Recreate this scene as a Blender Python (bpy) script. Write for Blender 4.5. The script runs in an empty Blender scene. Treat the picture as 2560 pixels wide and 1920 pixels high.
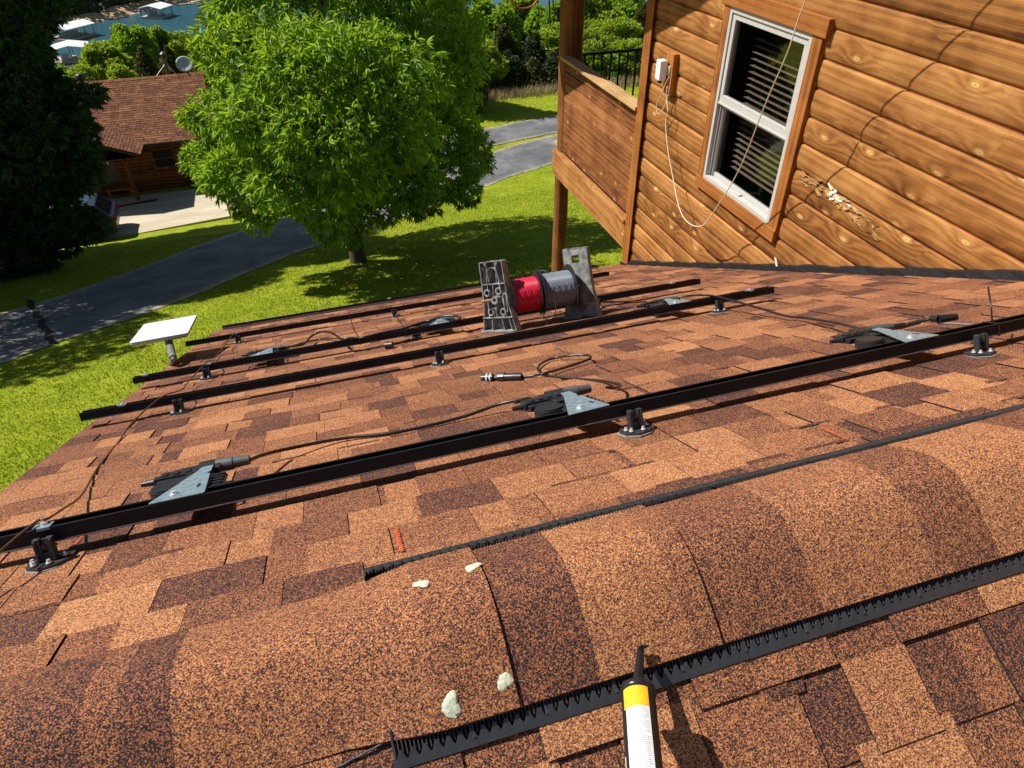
import bpy, bmesh, math, random
import numpy as np
from mathutils import Vector, Matrix, Euler
random.seed(7)
S = bpy.context.scene
COL = S.collection
R = math.radians
# ------------------------------------------------------------------ camera
FPX = 1741.8                                   # focal length in pixels of a 2560 px wide picture
YAW, PITCH, ROLL = R(16.848), R(38.372), R(-0.63)
_f = Vector((math.sin(YAW)*math.cos(PITCH), math.cos(YAW)*math.cos(PITCH), -math.sin(PITCH)))
_r0 = Vector((math.cos(YAW), -math.sin(YAW), 0)); _u0 = _r0.cross(_f)
_r = _r0*math.cos(ROLL) + _u0*math.sin(ROLL); _u = -_r0*math.sin(ROLL) + _u0*math.cos(ROLL)
cd = bpy.data.cameras.new('camera'); cam = bpy.data.objects.new('camera', cd); COL.objects.link(cam)
cd.sensor_width = 36; cd.sensor_fit = 'HORIZONTAL'; cd.lens = FPX/2560*36
cd.clip_start = 0.02; cd.clip_end = 3000
M3 = Matrix((_r, _u, -_f)).transposed()
cam.matrix_world = M3.to_4x4()
S.camera = cam
# ------------------------------------------------------------------ sky, sun, exposure
SUN = Vector((.66, -.40, -.917)).normalized()  # direction the light travels
elev = math.asin(-SUN.z); az = math.atan2(-SUN.x, -SUN.y)   # towards the sun, clockwise from +Y
w = bpy.data.worlds.new('World'); S.world = w; w.use_nodes = True
nt = w.node_tree; bg = nt.nodes['Background']
sky = nt.nodes.new('ShaderNodeTexSky'); sky.sky_type = 'NISHITA'; sky.sun_disc = False
sky.sun_elevation = elev; sky.sun_rotation = az; sky.air_density = 1.0; sky.dust_density = .6; sky.ozone_density = 1.2
nt.links.new(sky.outputs[0], bg.inputs[0]); bg.inputs[1].default_value = .055
sl = bpy.data.lights.new('sun', 'SUN'); sl.energy = 5.0; sl.angle = R(.5); sl.color = (1, .95, .86)
so = bpy.data.objects.new('sun', sl); COL.objects.link(so)
so.rotation_euler = SUN.to_track_quat('-Z', 'Y').to_euler()
S.view_settings.view_transform = 'Standard'; S.view_settings.look = 'None'
S.view_settings.exposure = 0.5; S.view_settings.gamma = 1; S.view_settings.use_curve_mapping = False
S.render.engine = 'CYCLES'
S.cycles.max_bounces = 6; S.cycles.diffuse_bounces = 2; S.cycles.glossy_bounces = 3; S.cycles.transparent_max_bounces = 8
# ------------------------------------------------------------------ measuring helpers
TH = R(26.5); CT, ST = math.cos(TH), math.sin(TH); DD = .616
EV = Vector((0, CT, -ST)); NV = Vector((0, ST, CT))
def ray(x, y): return _r*((x-1280)/FPX) - _u*((y-960)/FPX) + _f
def RP(x, s, h=0.0): return Vector((x, 0, 0)) + EV*s + NV*(h-DD)      # point of the roof plane
def roof(x, y, h=0.0):
    d = ray(x, y); p = d*(-(DD-h)/d.dot(NV)); return p.x, p.dot(EV)
def at_y(x, y, Y): d = ray(x, y); return d*(Y/d.y)
def at_z(x, y, Z): d = ray(x, y); return d*(Z/d.z)
def at_x(x, y, X): d = ray(x, y); return d*(X/d.x)
def sm(a, b, t): t = min(1, max(0, (t-a)/(b-a))); return t*t*(3-2*t)
def ground_z(x, y):
    if y < 6: z = -6.75 - .02*(6-y)
    else: z = -6.75 + -.277*(y-6)
    z1 = -14.1
    # flat terrace round the cabin and the far drive
    k = .5
    z = z1 + math.log1p(math.exp(min(40, (z-z1)*14)))/14 if (z-z1)*14 < 35 else z
    if y > 50: z -= 32*sm(50, 165, y)
    return z
def on_ground(px, py):
    d = ray(px, py); t = 4.0
    while t < 300:
        p = d*t
        if p.z < ground_z(p.x, p.y): break
        t += .04
    return d*t
# ------------------------------------------------------------------ object helpers
def tag(o, label=None, cat=None, group=None, kind=None):
    if label: o['label'] = label
    if cat: o['category'] = cat
    if group: o['group'] = group
    if kind: o['kind'] = kind
    return o
def empty(name, loc=(0, 0, 0), rot=(0, 0, 0), label=None, cat=None, group=None):
    o = bpy.data.objects.new(name, None); COL.objects.link(o); o.location = loc; o.rotation_euler = rot
    o.empty_display_size = .1
    return tag(o, label, cat, group)
def roof_empty(name, x, s, h=0, label=None, cat=None, group=None, rz=0):
    o = empty(name, RP(x, s, h), (0, 0, 0), label, cat, group)
    o.rotation_euler = (Matrix.Rotation(-TH, 3, 'X') @ Matrix.Rotation(rz, 3, 'Z')).to_euler()
    return o
class MB:
    def __init__(s): s.v = []; s.f = []; s.a = []; s.cur = 0.0; s.sm = []
    def add(s, vs, fs, a=None, smooth=False):
        n = len(s.v); s.v += [tuple(v) for v in vs]
        for f in fs:
            s.f.append(tuple(n+i for i in f)); s.a.append(s.cur if a is None else a); s.sm.append(smooth)
    def box(s, x0, x1, y0, y1, z0, z1, a=None, M=None):
        vs = [(x0,y0,z0),(x1,y0,z0),(x1,y1,z0),(x0,y1,z0),(x0,y0,z1),(x1,y0,z1),(x1,y1,z1),(x0,y1,z1)]
        if M is not None: vs = [M @ Vector(v) for v in vs]
        s.add(vs, [(3,2,1,0),(4,5,6,7),(0,1,5,4),(1,2,6,5),(2,3,7,6),(3,0,4,7)], a)
    def prism(s, pts, z0, z1, a=None, M=None, smooth=False):
        n = len(pts)
        vs = [(p[0],p[1],z0) for p in pts] + [(p[0],p[1],z1) for p in pts]
        if M is not None: vs = [M @ Vector(v) for v in vs]
        s.add(vs, [tuple(range(n-1,-1,-1)), tuple(range(n,2*n))], a)
        s.add(vs, [(i,(i+1)%n,n+(i+1)%n,n+i) for i in range(n)], a, smooth)
    def tube(s, pts, rad, n=8, a=None, caps=True, flat=1.0):
        pts = [Vector(p) for p in pts]; m = len(pts)
        if not hasattr(rad, '__len__'): rad = [rad]*m
        vs = []; up = None
        for i, p in enumerate(pts):
            t = (pts[min(i+1,m-1)] - pts[max(i-1,0)]).normalized()
            if up is None:
                up = Vector((0,0,1)) if abs(t.z) < .9 else Vector((1,0,0))
            sd = t.cross(up).normalized(); up = sd.cross(t).normalized()
            for k in range(n):
                an = 2*math.pi*k/n
                vs.append(p + sd*math.cos(an)*rad[i] + up*math.sin(an)*rad[i]*flat)
        fs = [(i*n+k, i*n+(k+1)%n, (i+1)*n+(k+1)%n, (i+1)*n+k) for i in range(m-1) for k in range(n)]
        s.add(vs, fs, a, True)
        if caps:
            s.add(vs[:n], [tuple(range(n-1,-1,-1))], a); s.add(vs[-n:], [tuple(range(n))], a)
    def cyl(s, c, ax, r0, r1, L, n=16, a=None):
        c = Vector(c); ax = Vector(ax).normalized(); s.tube([c, c+ax*L], [r0, r1], n, a)
    def ring(s, c, ax, ro, ri, L, n=28, a=None):
        c = Vector(c); ax = Vector(ax).normalized()
        up = Vector((0,0,1)) if abs(ax.z) < .9 else Vector((1,0,0)); sd = ax.cross(up).normalized(); up = sd.cross(ax)
        vs = []
        for q in (0, L):
            for r in (ro, ri):
                for k in range(n):
                    an = 2*math.pi*k/n; vs.append(c + ax*q + (sd*math.cos(an)+up*math.sin(an))*r)
        O, I, O2, I2 = 0, n, 2*n, 3*n; fs = []
        for k in range(n):
            j = (k+1) % n
            fs += [(O+k,O+j,I+j,I+k),(O2+j,O2+k,I2+k,I2+j)]
        s.add(vs, fs, a)
        s.add(vs, [(O+j2,O+k2,O2+k2,O2+j2) for k2 in range(n) for j2 in [(k2+1)%n]] + [(I+k2,I+j2,I2+j2,I2+k2) for k2 in range(n) for j2 in [(k2+1)%n]], a, True)
    def build(s, name, mat, parent=None, bevel=0, tonename='tone'):
        me = bpy.data.meshes.new(name); me.from_pydata(s.v, [], s.f); me.update()
        at = me.attributes.new(tonename, 'FLOAT', 'FACE'); at.data.foreach_set('value', [float(q) for q in s.a])
        me.polygons.foreach_set('use_smooth', s.sm)
        me.materials.append(mat)
        o = bpy.data.objects.new(name, me); COL.objects.link(o)
        if parent: o.parent = parent
        if bevel:
            b = o.modifiers.new('bevel', 'BEVEL'); b.width = bevel; b.segments = 2; b.limit_method = 'ANGLE'; b.angle_limit = R(40)
        return o
# ------------------------------------------------------------------ materials
MATS = {}
class NT:
    def __init__(s, name):
        s.m = bpy.data.materials.new(name); s.m.use_nodes = True; s.t = s.m.node_tree; s.b = s.t.nodes['Principled BSDF']
    def n(s, typ, **k):
        q = s.t.nodes.new('ShaderNode'+typ)
        for a, v in k.items():
            if a.startswith('i_'):
                key = a[2:]; key = int(key) if key.isdigit() else key
                if isinstance(v, bpy.types.NodeSocket): s.t.links.new(v, q.inputs[key])
                else: q.inputs[key].default_value = v
            else: setattr(q, a, v)
        return q
    def math(s, op, a, b=0.0, c=None, clamp=False):
        q = s.t.nodes.new('ShaderNodeMath'); q.operation = op; q.use_clamp = clamp
        for i, v in enumerate((a, b) if c is None else (a, b, c)):
            if isinstance(v, bpy.types.NodeSocket): s.t.links.new(v, q.inputs[i])
            else: q.inputs[i].default_value = v
        return q.outputs[0]
    def ramp(s, fac, stops, interp='LINEAR'):
        q = s.t.nodes.new('ShaderNodeValToRGB'); q.color_ramp.interpolation = interp; e = q.color_ramp.elements
        while len(e) < len(stops): e.new(.5)
        for i, (p, c) in enumerate(stops):
            e[i].position = p; e[i].color = (c[0], c[1], c[2], 1) if hasattr(c, '__len__') else (c, c, c, 1)
        s.t.links.new(fac, q.inputs[0]); return q.outputs[0]
    def mix(s, fac, a, b, mode='MIX'):
        q = s.t.nodes.new('ShaderNodeMix'); q.data_type = 'RGBA'; q.blend_type = mode
        for key, v in ((0, fac), (6, a), (7, b)):
            if isinstance(v, bpy.types.NodeSocket): s.t.links.new(v, q.inputs[key])
            elif key == 0: q.inputs[0].default_value = v
            else: q.inputs[key].default_value = (v[0], v[1], v[2], 1)
        return q.outputs[2]
    def obj(s): return s.n('TexCoord').outputs['Object']
    def mapv(s, v, sc=(1,1,1), loc=(0,0,0)):
        q = s.n('Mapping'); s.t.links.new(v, q.inputs[0]); q.inputs['Scale'].default_value = sc; q.inputs['Location'].default_value = loc; return q.outputs[0]
    def noise(s, v, sc, det=2, rough=.5, dist=0.0):
        q = s.n('TexNoise'); s.t.links.new(v, q.inputs['Vector']); q.inputs['Scale'].default_value = sc
        q.inputs['Detail'].default_value = det; q.inputs['Roughness'].default_value = rough; q.inputs['Distortion'].default_value = dist; return q.outputs[0]
    def bump(s, h, st, dist=.01):
        q = s.n('Bump'); q.inputs['Strength'].default_value = st; q.inputs['Distance'].default_value = dist
        s.t.links.new(h, q.inputs['Height']); s.t.links.new(q.outputs[0], s.b.inputs['Normal'])
    def set(s, **k):
        for a, v in k.items():
            a = a.replace('_', ' ')
            if isinstance(v, bpy.types.NodeSocket): s.t.links.new(v, s.b.inputs[a])
            elif a == 'Base Color': s.b.inputs[a].default_value = (*v, 1)
            else: s.b.inputs[a].default_value = v
def simple(name, col, rough=.5, metal=0, var=.12, sc=30, bump=0, spec=.5):
    if name in MATS: return MATS[name]
    t = NT(name); n = t.noise(t.obj(), sc, 4, .6)
    lo = tuple(c*(1-var*1.6) for c in col); hi = tuple(min(1, c*(1+var)) for c in col)
    t.set(Base_Color=t.ramp(n, [(.3, lo), (.7, hi)]), Roughness=rough, Metallic=metal)
    t.b.inputs['Specular IOR Level'].default_value = spec
    if bump: t.bump(n, bump, .003)
    MATS[name] = t.m; return t.m
def m_shingle(name='shingle_granules', scale=1.0, bright=1.0):
    t = NT(name); tone = t.n('Attribute', attribute_name='tone').outputs['Fac']; v = t.obj()
    vo = t.n('TexVoronoi', feature='F1'); t.t.links.new(v, vo.inputs['Vector']); vo.inputs['Scale'].default_value = 540*scale
    g = t.n('SeparateColor'); t.t.links.new(vo.outputs['Color'], g.inputs[0]); g = g.outputs[0]
    n1 = t.noise(v, 210*scale, 2, .6); n2 = t.noise(v, 2.2, 4, .6); n3 = t.noise(v, 22, 3, .6)
    x = t.math('ADD', t.math('MULTIPLY', g, .70), -.025)
    x = t.math('ADD', x, t.math('MULTIPLY', t.math('SUBTRACT', n1, .5), .22))
    x = t.math('ADD', x, t.math('MULTIPLY', t.math('SUBTRACT', n2, .5), .12))
    x = t.math('ADD', x, t.math('MULTIPLY', t.math('SUBTRACT', n3, .5), .14))
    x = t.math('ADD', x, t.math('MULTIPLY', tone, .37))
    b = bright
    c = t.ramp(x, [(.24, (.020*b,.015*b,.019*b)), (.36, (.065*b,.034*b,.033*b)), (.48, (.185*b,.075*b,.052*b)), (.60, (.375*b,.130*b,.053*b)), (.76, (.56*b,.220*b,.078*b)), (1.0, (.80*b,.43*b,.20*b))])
    t.set(Base_Color=c, Roughness=.92); t.b.inputs['Specular IOR Level'].default_value = .25
    t.bump(t.math('ADD', g, n1), .55, .0018)
    MATS[name] = t.m; return t.m
def m_wood(name, c0, c1, c2, along='Y', knots=True, gs=1.0):
    """stained boards; the grain runs along one axis, every board has its own tone attribute"""
    t = NT(name); tone = t.n('Attribute', attribute_name='tone').outputs['Fac']; v = t.obj()
    sep = t.n('SeparateXYZ'); t.t.links.new(v, sep.inputs[0]); X, Y, Z = sep.outputs
    L = {'X': X, 'Y': Y, 'Z': Z}[along]
    A, B = {'X': (Y, Z), 'Y': (X, Z), 'Z': (X, Y)}[along]
    off = t.math('MULTIPLY', tone, 37.0)
    lo = t.math('ADD', L, off)
    cv = t.n('CombineXYZ'); t.t.links.new(t.math('MULTIPLY', lo, .55), cv.inputs[0]); t.t.links.new(t.math('MULTIPLY', B, 7), cv.inputs[1]); t.t.links.new(t.math('MULTIPLY', A, 7), cv.inputs[2])
    warp = t.noise(cv.outputs[0], 1.6, 3, .5)
    ph = t.math('ADD', t.math('MULTIPLY', B, 120*gs), t.math('MULTIPLY', A, 120*gs))
    ph = t.math('ADD', ph, t.math('MULTIPLY', warp, 9))
    if knots:
        kv = t.n('CombineXYZ'); t.t.links.new(t.math('MULTIPLY', lo, 2.5), kv.inputs[0]); t.t.links.new(t.math('ADD', t.math('MULTIPLY', B, 5.6), .35), kv.inputs[1])
        vo = t.n('TexVoronoi', feature='F1', voronoi_dimensions='2D'); t.t.links.new(kv.outputs[0], vo.inputs['Vector']); vo.inputs['Scale'].default_value = 1; vo.inputs['Randomness'].default_value = 1
        kc = t.n('SeparateColor'); t.t.links.new(vo.outputs['Color'], kc.inputs[0])
        d = t.math('ADD', vo.outputs['Distance'], t.math('MULTIPLY', t.math('GREATER_THAN', kc.outputs[0], .36), .6))
        ph = t.math('ADD', ph, t.math('DIVIDE', .9, t.math('ADD', t.math('MULTIPLY', d, d), .06)))
    wv = t.math('ADD', t.math('MULTIPLY', t.math('SINE', ph, 0), .5), .5)
    fv = t.n('CombineXYZ'); t.t.links.new(t.math('MULTIPLY', lo, 3), fv.inputs[0]); t.t.links.new(t.math('MULTIPLY', B, 130), fv.inputs[1]); t.t.links.new(t.math('MULTIPLY', A, 130), fv.inputs[2])
    fine = t.noise(fv.outputs[0], 1, 3, .6); blot = t.noise(v, 3.1, 4, .6)
    x = t.math('ADD', t.math('MULTIPLY', wv, .20), t.math('MULTIPLY', fine, .58))
    x = t.math('ADD', x, t.math('MULTIPLY', t.math('SUBTRACT', blot, .5), .9)); x = t.math('ADD', x, t.math('MULTIPLY', t.math('SUBTRACT', t.math('FRACT', t.math('MULTIPLY', tone, 7.3)), .5), .26))
    c = t.ramp(x, [(.02, c0), (.36, c1), (.75, c2)])
    if knots:
        c = t.mix(t.ramp(d, [(.06, 1), (.12, 0)]), c, (c2[0]*1.25, c2[1]*1.45, c2[2]*1.5))
        c = t.mix(t.ramp(d, [(.062, 0), (.078, .45), (.105, 0)]), c, (c0[0]*.7, c0[1]*.6, c0[2]*.6))
        c = t.mix(t.ramp(d, [(.004, .8), (.018, 0)]), c, (c0[0]*.5, c0[1]*.4, c0[2]*.4))
    t.set(Base_Color=c, Roughness=.75); t.b.inputs['Specular IOR Level'].default_value = .2
    t.bump(t.math('ADD', wv, t.math('MULTIPLY', fine, 1.5)), .35, .0015)
    MATS[name] = t.m; return t.m
def m_leaf(name, dark, mid, lite, trans=.35, rough=.42):
    t = NT(name); tone = t.n('Attribute', attribute_name='tone').outputs['Fac']
    n = t.noise(t.obj(), .55, 3, .6)
    x = t.math('ADD', t.math('MULTIPLY', tone, .62), t.math('MULTIPLY', t.math('SUBTRACT', n, .5), .7)); x = t.math('ADD', x, .14)
    c = t.ramp(x, [(.1, dark), (.5, mid), (.95, lite)])
    t.set(Base_Color=c, Roughness=rough); t.b.inputs['Specular IOR Level'].default_value = .4
    tr = t.n('BsdfTranslucent'); tc = t.mix(.55, c, (lite[0]*1.15, lite[1]*1.2, lite[2]*.5)); t.t.links.new(tc, tr.inputs[0])
    mx = t.n('MixShader'); mx.inputs[0].default_value = trans
    t.t.links.new(t.b.outputs[0], mx.inputs[1]); t.t.links.new(tr.outputs[0], mx.inputs[2])
    t.t.links.new(mx.outputs[0], t.t.nodes['Material Output'].inputs['Surface'])
    MATS[name] = t.m; return t.m
M_SH = m_shingle(bright=.80)
M_LOG = m_wood('stained_log_wood', (.085,.030,.009), (.30,.122,.029), (.48,.24,.076))
M_LOGX = m_wood('stained_log_wood_x', (.075,.022,.006), (.40,.145,.026), (.66,.30,.075), along='X')
M_TRIM = m_wood('stained_trim_wood', (.13,.042,.011), (.30,.105,.022), (.40,.16,.04), knots=False)
M_TRIMZ = m_wood('stained_trim_wood_z', (.13,.042,.011), (.34,.12,.025), (.50,.21,.05), along='Z', knots=False)
M_DARKB = m_wood('brown_parapet_wood', (.075,.026,.01), (.24,.085,.026), (.40,.17,.06), gs=.8)
M_WEATH = m_wood('weathered_cap_wood', (.16,.085,.035), (.44,.27,.12), (.62,.43,.22), knots=False)
M_BEAM = m_wood('beam_wood', (.11,.04,.012), (.34,.14,.035), (.50,.25,.09), gs=.6)
M_BLKAL = simple('black_anodised_aluminium', (.010,.010,.013), .5, .0, .1, 30, 0, .18)
M_BLKPL = simple('black_plastic', (.018,.02,.023), .38, 0, .2)
M_GREYPL = simple('dark_grey_cast_mount', (.045,.048,.052), .5, .3, .2, 60)
M_STEEL = simple('stainless_bolt', (.80,.80,.80), .3, .55, .06)
M_GALV = simple('galvanised_plate', (.24,.33,.38), .42, .35, .22, 70)
M_CABLE = simple('black_cable', (.014,.014,.015), .33, 0, .15)
M_RUBG = simple('grey_rubber', (.075,.08,.085), .55, 0, .15)
M_RED = simple('red_wire', (.62,.012,.05), .38, 0, .08)
M_GREY = simple('grey_wire', (.17,.20,.24), .35, 0, .1)
M_STAND = simple('scuffed_grey_plastic', (.26,.265,.26), .6, 0, .42, 22, .3)
M_WHITE = simple('white_plastic', (.80,.81,.85), .35, 0, .02)
M_VINYL = simple('white_vinyl_frame', (.50,.49,.46), .4, 0, .05)
M_CORD = simple('cream_cord', (.74,.66,.47), .5, 0, .1)
M_COPPER = simple('brown_ground_wire', (.16,.075,.03), .4, .5, .2)
M_SEAL = simple('cream_sealant', (.58,.61,.46), .45, 0, .14, 160, .6)
M_DOWEL = simple('wooden_dowel', (.45,.30,.16), .7, 0, .2, 60)
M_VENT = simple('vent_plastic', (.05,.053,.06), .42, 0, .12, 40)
M_VENT_SHADED = simple('vent_plastic_shaded', (.022,.023,.026), .5, 0, .2, 40)  # same plastic as the near vent, darkened so the far strip looks shaded
M_GREYMET = simple('grey_painted_steel', (.22,.22,.23), .4, .3, .1)
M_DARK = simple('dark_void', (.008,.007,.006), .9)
# ------------------------------------------------------------------ ground, roads, lake
def m_grass():
    t = NT('lawn_grass'); v = t.obj()
    n1 = t.noise(v, 38, 4, .75); n2 = t.noise(v, 1.1, 4, .6); n3 = t.noise(v, 7, 3, .7)
    x = t.math('ADD', t.math('MULTIPLY', n1, .5), t.math('ADD', t.math('MULTIPLY', n2, .35), t.math('MULTIPLY', n3, .25)))
    c = t.ramp(x, [(.30, (.08,.12,.008)), (.47, (.19,.25,.012)), (.60, (.30,.35,.02)), (.78, (.44,.43,.08))])
    t.set(Base_Color=c, Roughness=.9); t.b.inputs['Specular IOR Level'].default_value = .1; t.bump(n1, .8, .05); return t.m
def m_asphalt():
    t = NT('asphalt'); v = t.obj()
    n1 = t.noise(v, 45, 3, .8); n2 = t.noise(v, .6, 4, .65)
    x = t.math('ADD', t.math('MULTIPLY', n1, .45), t.math('MULTIPLY', n2, .6))
    tone = t.n('Attribute', attribute_name='tone').outputs['Fac']; c = t.ramp(x, [(.35, (.055,.057,.064)), (.52, (.105,.108,.115)), (.72, (.25,.25,.245))])
    c = t.mix(t.math('MULTIPLY', tone, t.ramp(t.noise(v, 2.5, 4, .7), [(.38, .15), (.6, 1)])), c, (.36,.31,.22))
    t.set(Base_Color=c, Roughness=.9); t.bump(n1, .6, .02); return t.m
def m_concrete():
    t = NT('concrete'); v = t.obj()
    n1 = t.noise(v, 30, 3, .8); n2 = t.noise(t.mapv(v, (.5,2,1)), .9, 4, .6)
    x = t.math('ADD', t.math('MULTIPLY', n1, .3), t.math('MULTIPLY', n2, .7))
    t.set(Base_Color=t.ramp(x, [(.3, (.36,.31,.22)), (.7, (.58,.51,.38))]), Roughness=.9); t.bump(n1, .3, .01); return t.m
MG, MA, MC = m_grass(), m_asphalt(), m_concrete()
def axis(lo, hi, fine0, fine1, step, big):
    a = []; x = lo
    while x < hi:
        a.append(x); x += step if fine0 <= x < fine1 else big
    a.append(hi); return a
gx = axis(-160, 220, -24, 36, .8, 8); gy = axis(-30, 175, 4, 60, .8, 5)
g = MB(); vs = [(x, y, ground_z(x, y)) for y in gy for x in gx]; nx = len(gx)
g.add(vs, [(j*nx+i, j*nx+i+1, (j+1)*nx+i+1, (j+1)*nx+i) for j in range(len(gy)-1) for i in range(nx-1)], 0, True)
tag(g.build('lawn', MG), kind='structure')
def strip(name, lo, hi, mat, dz, n=90, m=22):
    def res(pl):
        P = [on_ground(*p) if len(p) == 2 else Vector(p) for p in pl]
        L = [0]
        for a, b in zip(P, P[1:]): L.append(L[-1]+(b-a).length)
        out = []
        for i in range(n+1):
            t = L[-1]*i/n; k = max(j for j in range(len(L)) if L[j] <= t+1e-9); k = min(k, len(P)-2)
            u = (t-L[k])/(L[k+1]-L[k]); out.append(P[k].lerp(P[k+1], u))
        for _ in range(3):
            out = [out[0]] + [(out[i-1]+out[i]*2+out[i+1])/4 for i in range(1, n)] + [out[-1]]
        return out
    A, B = res(lo), res(hi); q = MB(); vs = []
    for i in range(n+1):
        wob = [.05*math.sin(i*1.7)+.04*math.sin(i*.61), .05*math.sin(i*1.3+2)]
        d = (B[i]-A[i]).normalized()
        for j in range(m+1):
            p = (A[i]+d*wob[0]).lerp(B[i]+d*wob[1], j/m); vs.append((p.x, p.y, ground_z(p.x, p.y)+dz))
    for j in range(m):
        q.add([vs[i*(m+1)+j+e] for i in range(n+1) for e in (0,1)], [(2*i, 2*i+2, 2*i+3, 2*i+1) for i in range(n)], 1.0 if j in (0, m-1) else (.3 if j in (1, m-2) else 0), True)
    return tag(q.build(name, mat), kind='structure')
strip('lower_drive', [(-14,13.2,0),(0,920),(132,857),(255,823),(425,765),(616,687),(740,632),(872,593),(1047,529),(1202,469),(1390,405),(22,35.2,0),(40,36,0)],
      [(-16.5,18.2,0),(0,788),(162,739),(394,655),(492,614),(579,585),(748,529),(1000,450),(1192,392),(1361,341),(21.5,39.2,0),(40,41,0)], MA, .022)
strip('upper_drive', [(-3.7,33.6,0),(-1.5,34.3,0),(4,36.4,0),(1198,373),(1364,337),(21.5,39.6,0),(40,41.6,0)],
      [(-3.7,36.6,0),(-1.8,37.4,0),(4,39.6,0),(1219,321),(1390,289),(22,43.5,0),(40,46,0)], MA, .034)
q = MB(); A_ = on_ground(72,752); B_ = on_ground(135,862); vs = []
for i in range(25):
    p = A_.lerp(B_, i/24); wob = .03*math.sin(i*1.1)
    for w_ in (-.09, .09): vs.append((p.x+w_+wob, p.y, ground_z(p.x+w_+wob, p.y)+.034))
q.add(vs, [(2*i,2*i+1,2*i+3,2*i+2) for i in range(24)]); tag(q.build('tar_seam', simple('black_tar', (.012,.012,.014), .6)), kind='structure')
q = MB(); cz = -13.99
pad = [(-22,32.0),(-8.7,32.35),(-3.72,33.1),(-4.15,36.7),(-5.2,36.8),(-5.2,37.0),(-22,37.0)]
q.prism(pad, cz-.3, cz); tag(q.build('concrete_pad', MC), kind='structure')
def m_water():
    t = NT('lake_water'); v = t.obj()
    n = t.noise(t.mapv(v, (1, 2.2, 1)), .45, 4, .65)
    n2 = t.noise(v, .012, 3, .5)
    t.set(Base_Color=t.ramp(n2, [(.35, (.02,.085,.095)), (.65, (.03,.11,.17))]), Roughness=.18); t.bump(n, .6, .35); return t.m
q = MB(); q.add([(-600,110,-45),(700,110,-45),(700,1300,-45),(-600,1300,-45)], [(0,1,2,3)]); tag(q.build('lake', m_water()), kind='structure')
# shore across the cove: sand strip, then the bluff with its wood
shore = [(-300,150),(-120,190),(-80,219),(-64,228),(-57.5,221.5),(-56.5,224),(-62,234),(-70,244),(-66,249),(-60,252),(-61,258),(-59,262),(-50,266),(-42,274.5),(-34,282),(-27,287),(-20,293),(-8,302),(10,325),(40,380),(60,460),(120,620),(500,900)]
inl = [(-320,175),(-135,205),(-92,232),(-76,240),(-74,240),(-73,241),(-75,246),(-76,252),(-75,258),(-71,262),(-68,264),(-64,268),(-55,272.5),(-46,282),(-39,292),(-34,298),(-26,305),(-14,314),(2,338),(28,392),(45,470),(105,640),(480,930)]
q = MB(); n = len(shore)
sand = simple('shore_sand', (.52,.36,.20), .95, 0, .25, .3)
vs = [(x,y,-45.3) for x, y in shore] + [(x+(a-x)*.5, y+(b-y)*.5, -44.5) for (x,y),(a,b) in zip(shore, inl)] + [(x,y,-43.2) for x, y in inl]
q.add(vs, [(i,i+1,n+i+1,n+i) for i in range(n-1)] + [(n+i,n+i+1,2*n+i+1,2*n+i) for i in range(n-1)], 0)
tag(q.build('shore', sand), kind='structure')
q = MB(); hill = simple('hill_soil', (.06,.062,.03), .95, 0, .3, .2)
rows = []
for k, (dd, hz) in enumerate(((0,-43.25),(14,-36),(40,-22),(90,-5),(200,10),(420,14))):
    rows += [(x-dd*.62+2*math.sin(x*.3+k), y+dd*.78, hz+2*math.sin(x*.11+k)*(k > 0)) for x, y in inl]
q.add(rows, [(k*n+i,k*n+i+1,(k+1)*n+i+1,(k+1)*n+i) for k in range(5) for i in range(n-1)], 0, True)
tag(q.build('hills', hill), kind='structure')
# ------------------------------------------------------------------ foliage
rng = np.random.default_rng(5)
def unit(a): return a/np.maximum(1e-9, np.linalg.norm(a, axis=-1, keepdims=True))
def leaf_mesh(name, C, N, mat, nl=6, L=.17, W=.045, spread=.9, droop=.5, parent=None, tonebase=None):
    """C cluster centres, N their outward direction; every cluster is a spray of nl bent leaflets"""
    k = len(C); N = unit(N + rng.normal(0, .35, N.shape))
    d = N[:, None, :] + rng.normal(0, spread, (k, nl, 3)); d[..., 2] -= droop; d = unit(d)
    u = unit(np.cross(d, rng.normal(0, 1, (k, nl, 3)))); nrm = np.cross(d, u)
    up = nrm*np.sign(nrm[..., 2:3]+1e-6)
    ll = L*rng.uniform(.7, 1.25, (k, nl, 1)); ww = W*rng.uniform(.8, 1.2, (k, nl, 1))
    base = C[:, None, :] + d*ll*.12
    tip = base + d*ll - up*ll*.16; mid = base + d*ll*.42 + up*ll*.05
    V = np.stack([base, mid+u*ww, tip, mid-u*ww], 2).reshape(-1, 3)
    nf = k*nl; me = bpy.data.meshes.new(name)
    me.vertices.add(nf*4); me.vertices.foreach_set('co', V.astype(np.float32).ravel())
    idx = np.arange(nf)*4
    F = np.stack([idx, idx+1, idx+2, idx, idx+2, idx+3], 1).reshape(-1).astype(np.int32)
    me.loops.add(nf*6); me.loops.foreach_set('vertex_index', F)
    me.polygons.add(nf*2); me.polygons.foreach_set('loop_start', (np.arange(nf*2)*3).astype(np.int32))
    me.update(calc_edges=True)
    tn = rng.uniform(0, 1, (k, 1)) if tonebase is None else tonebase[:, None]
    tn = np.clip(tn + rng.normal(0, .12, (k, nl)), 0, 1)
    at = me.attributes.new('tone', 'FLOAT', 'FACE'); at.data.foreach_set('value', np.repeat(tn.ravel(), 2).astype(np.float32))
    me.materials.append(mat); o = bpy.data.objects.new(name, me); COL.objects.link(o)
    if parent: o.parent = parent
    return o
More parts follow.
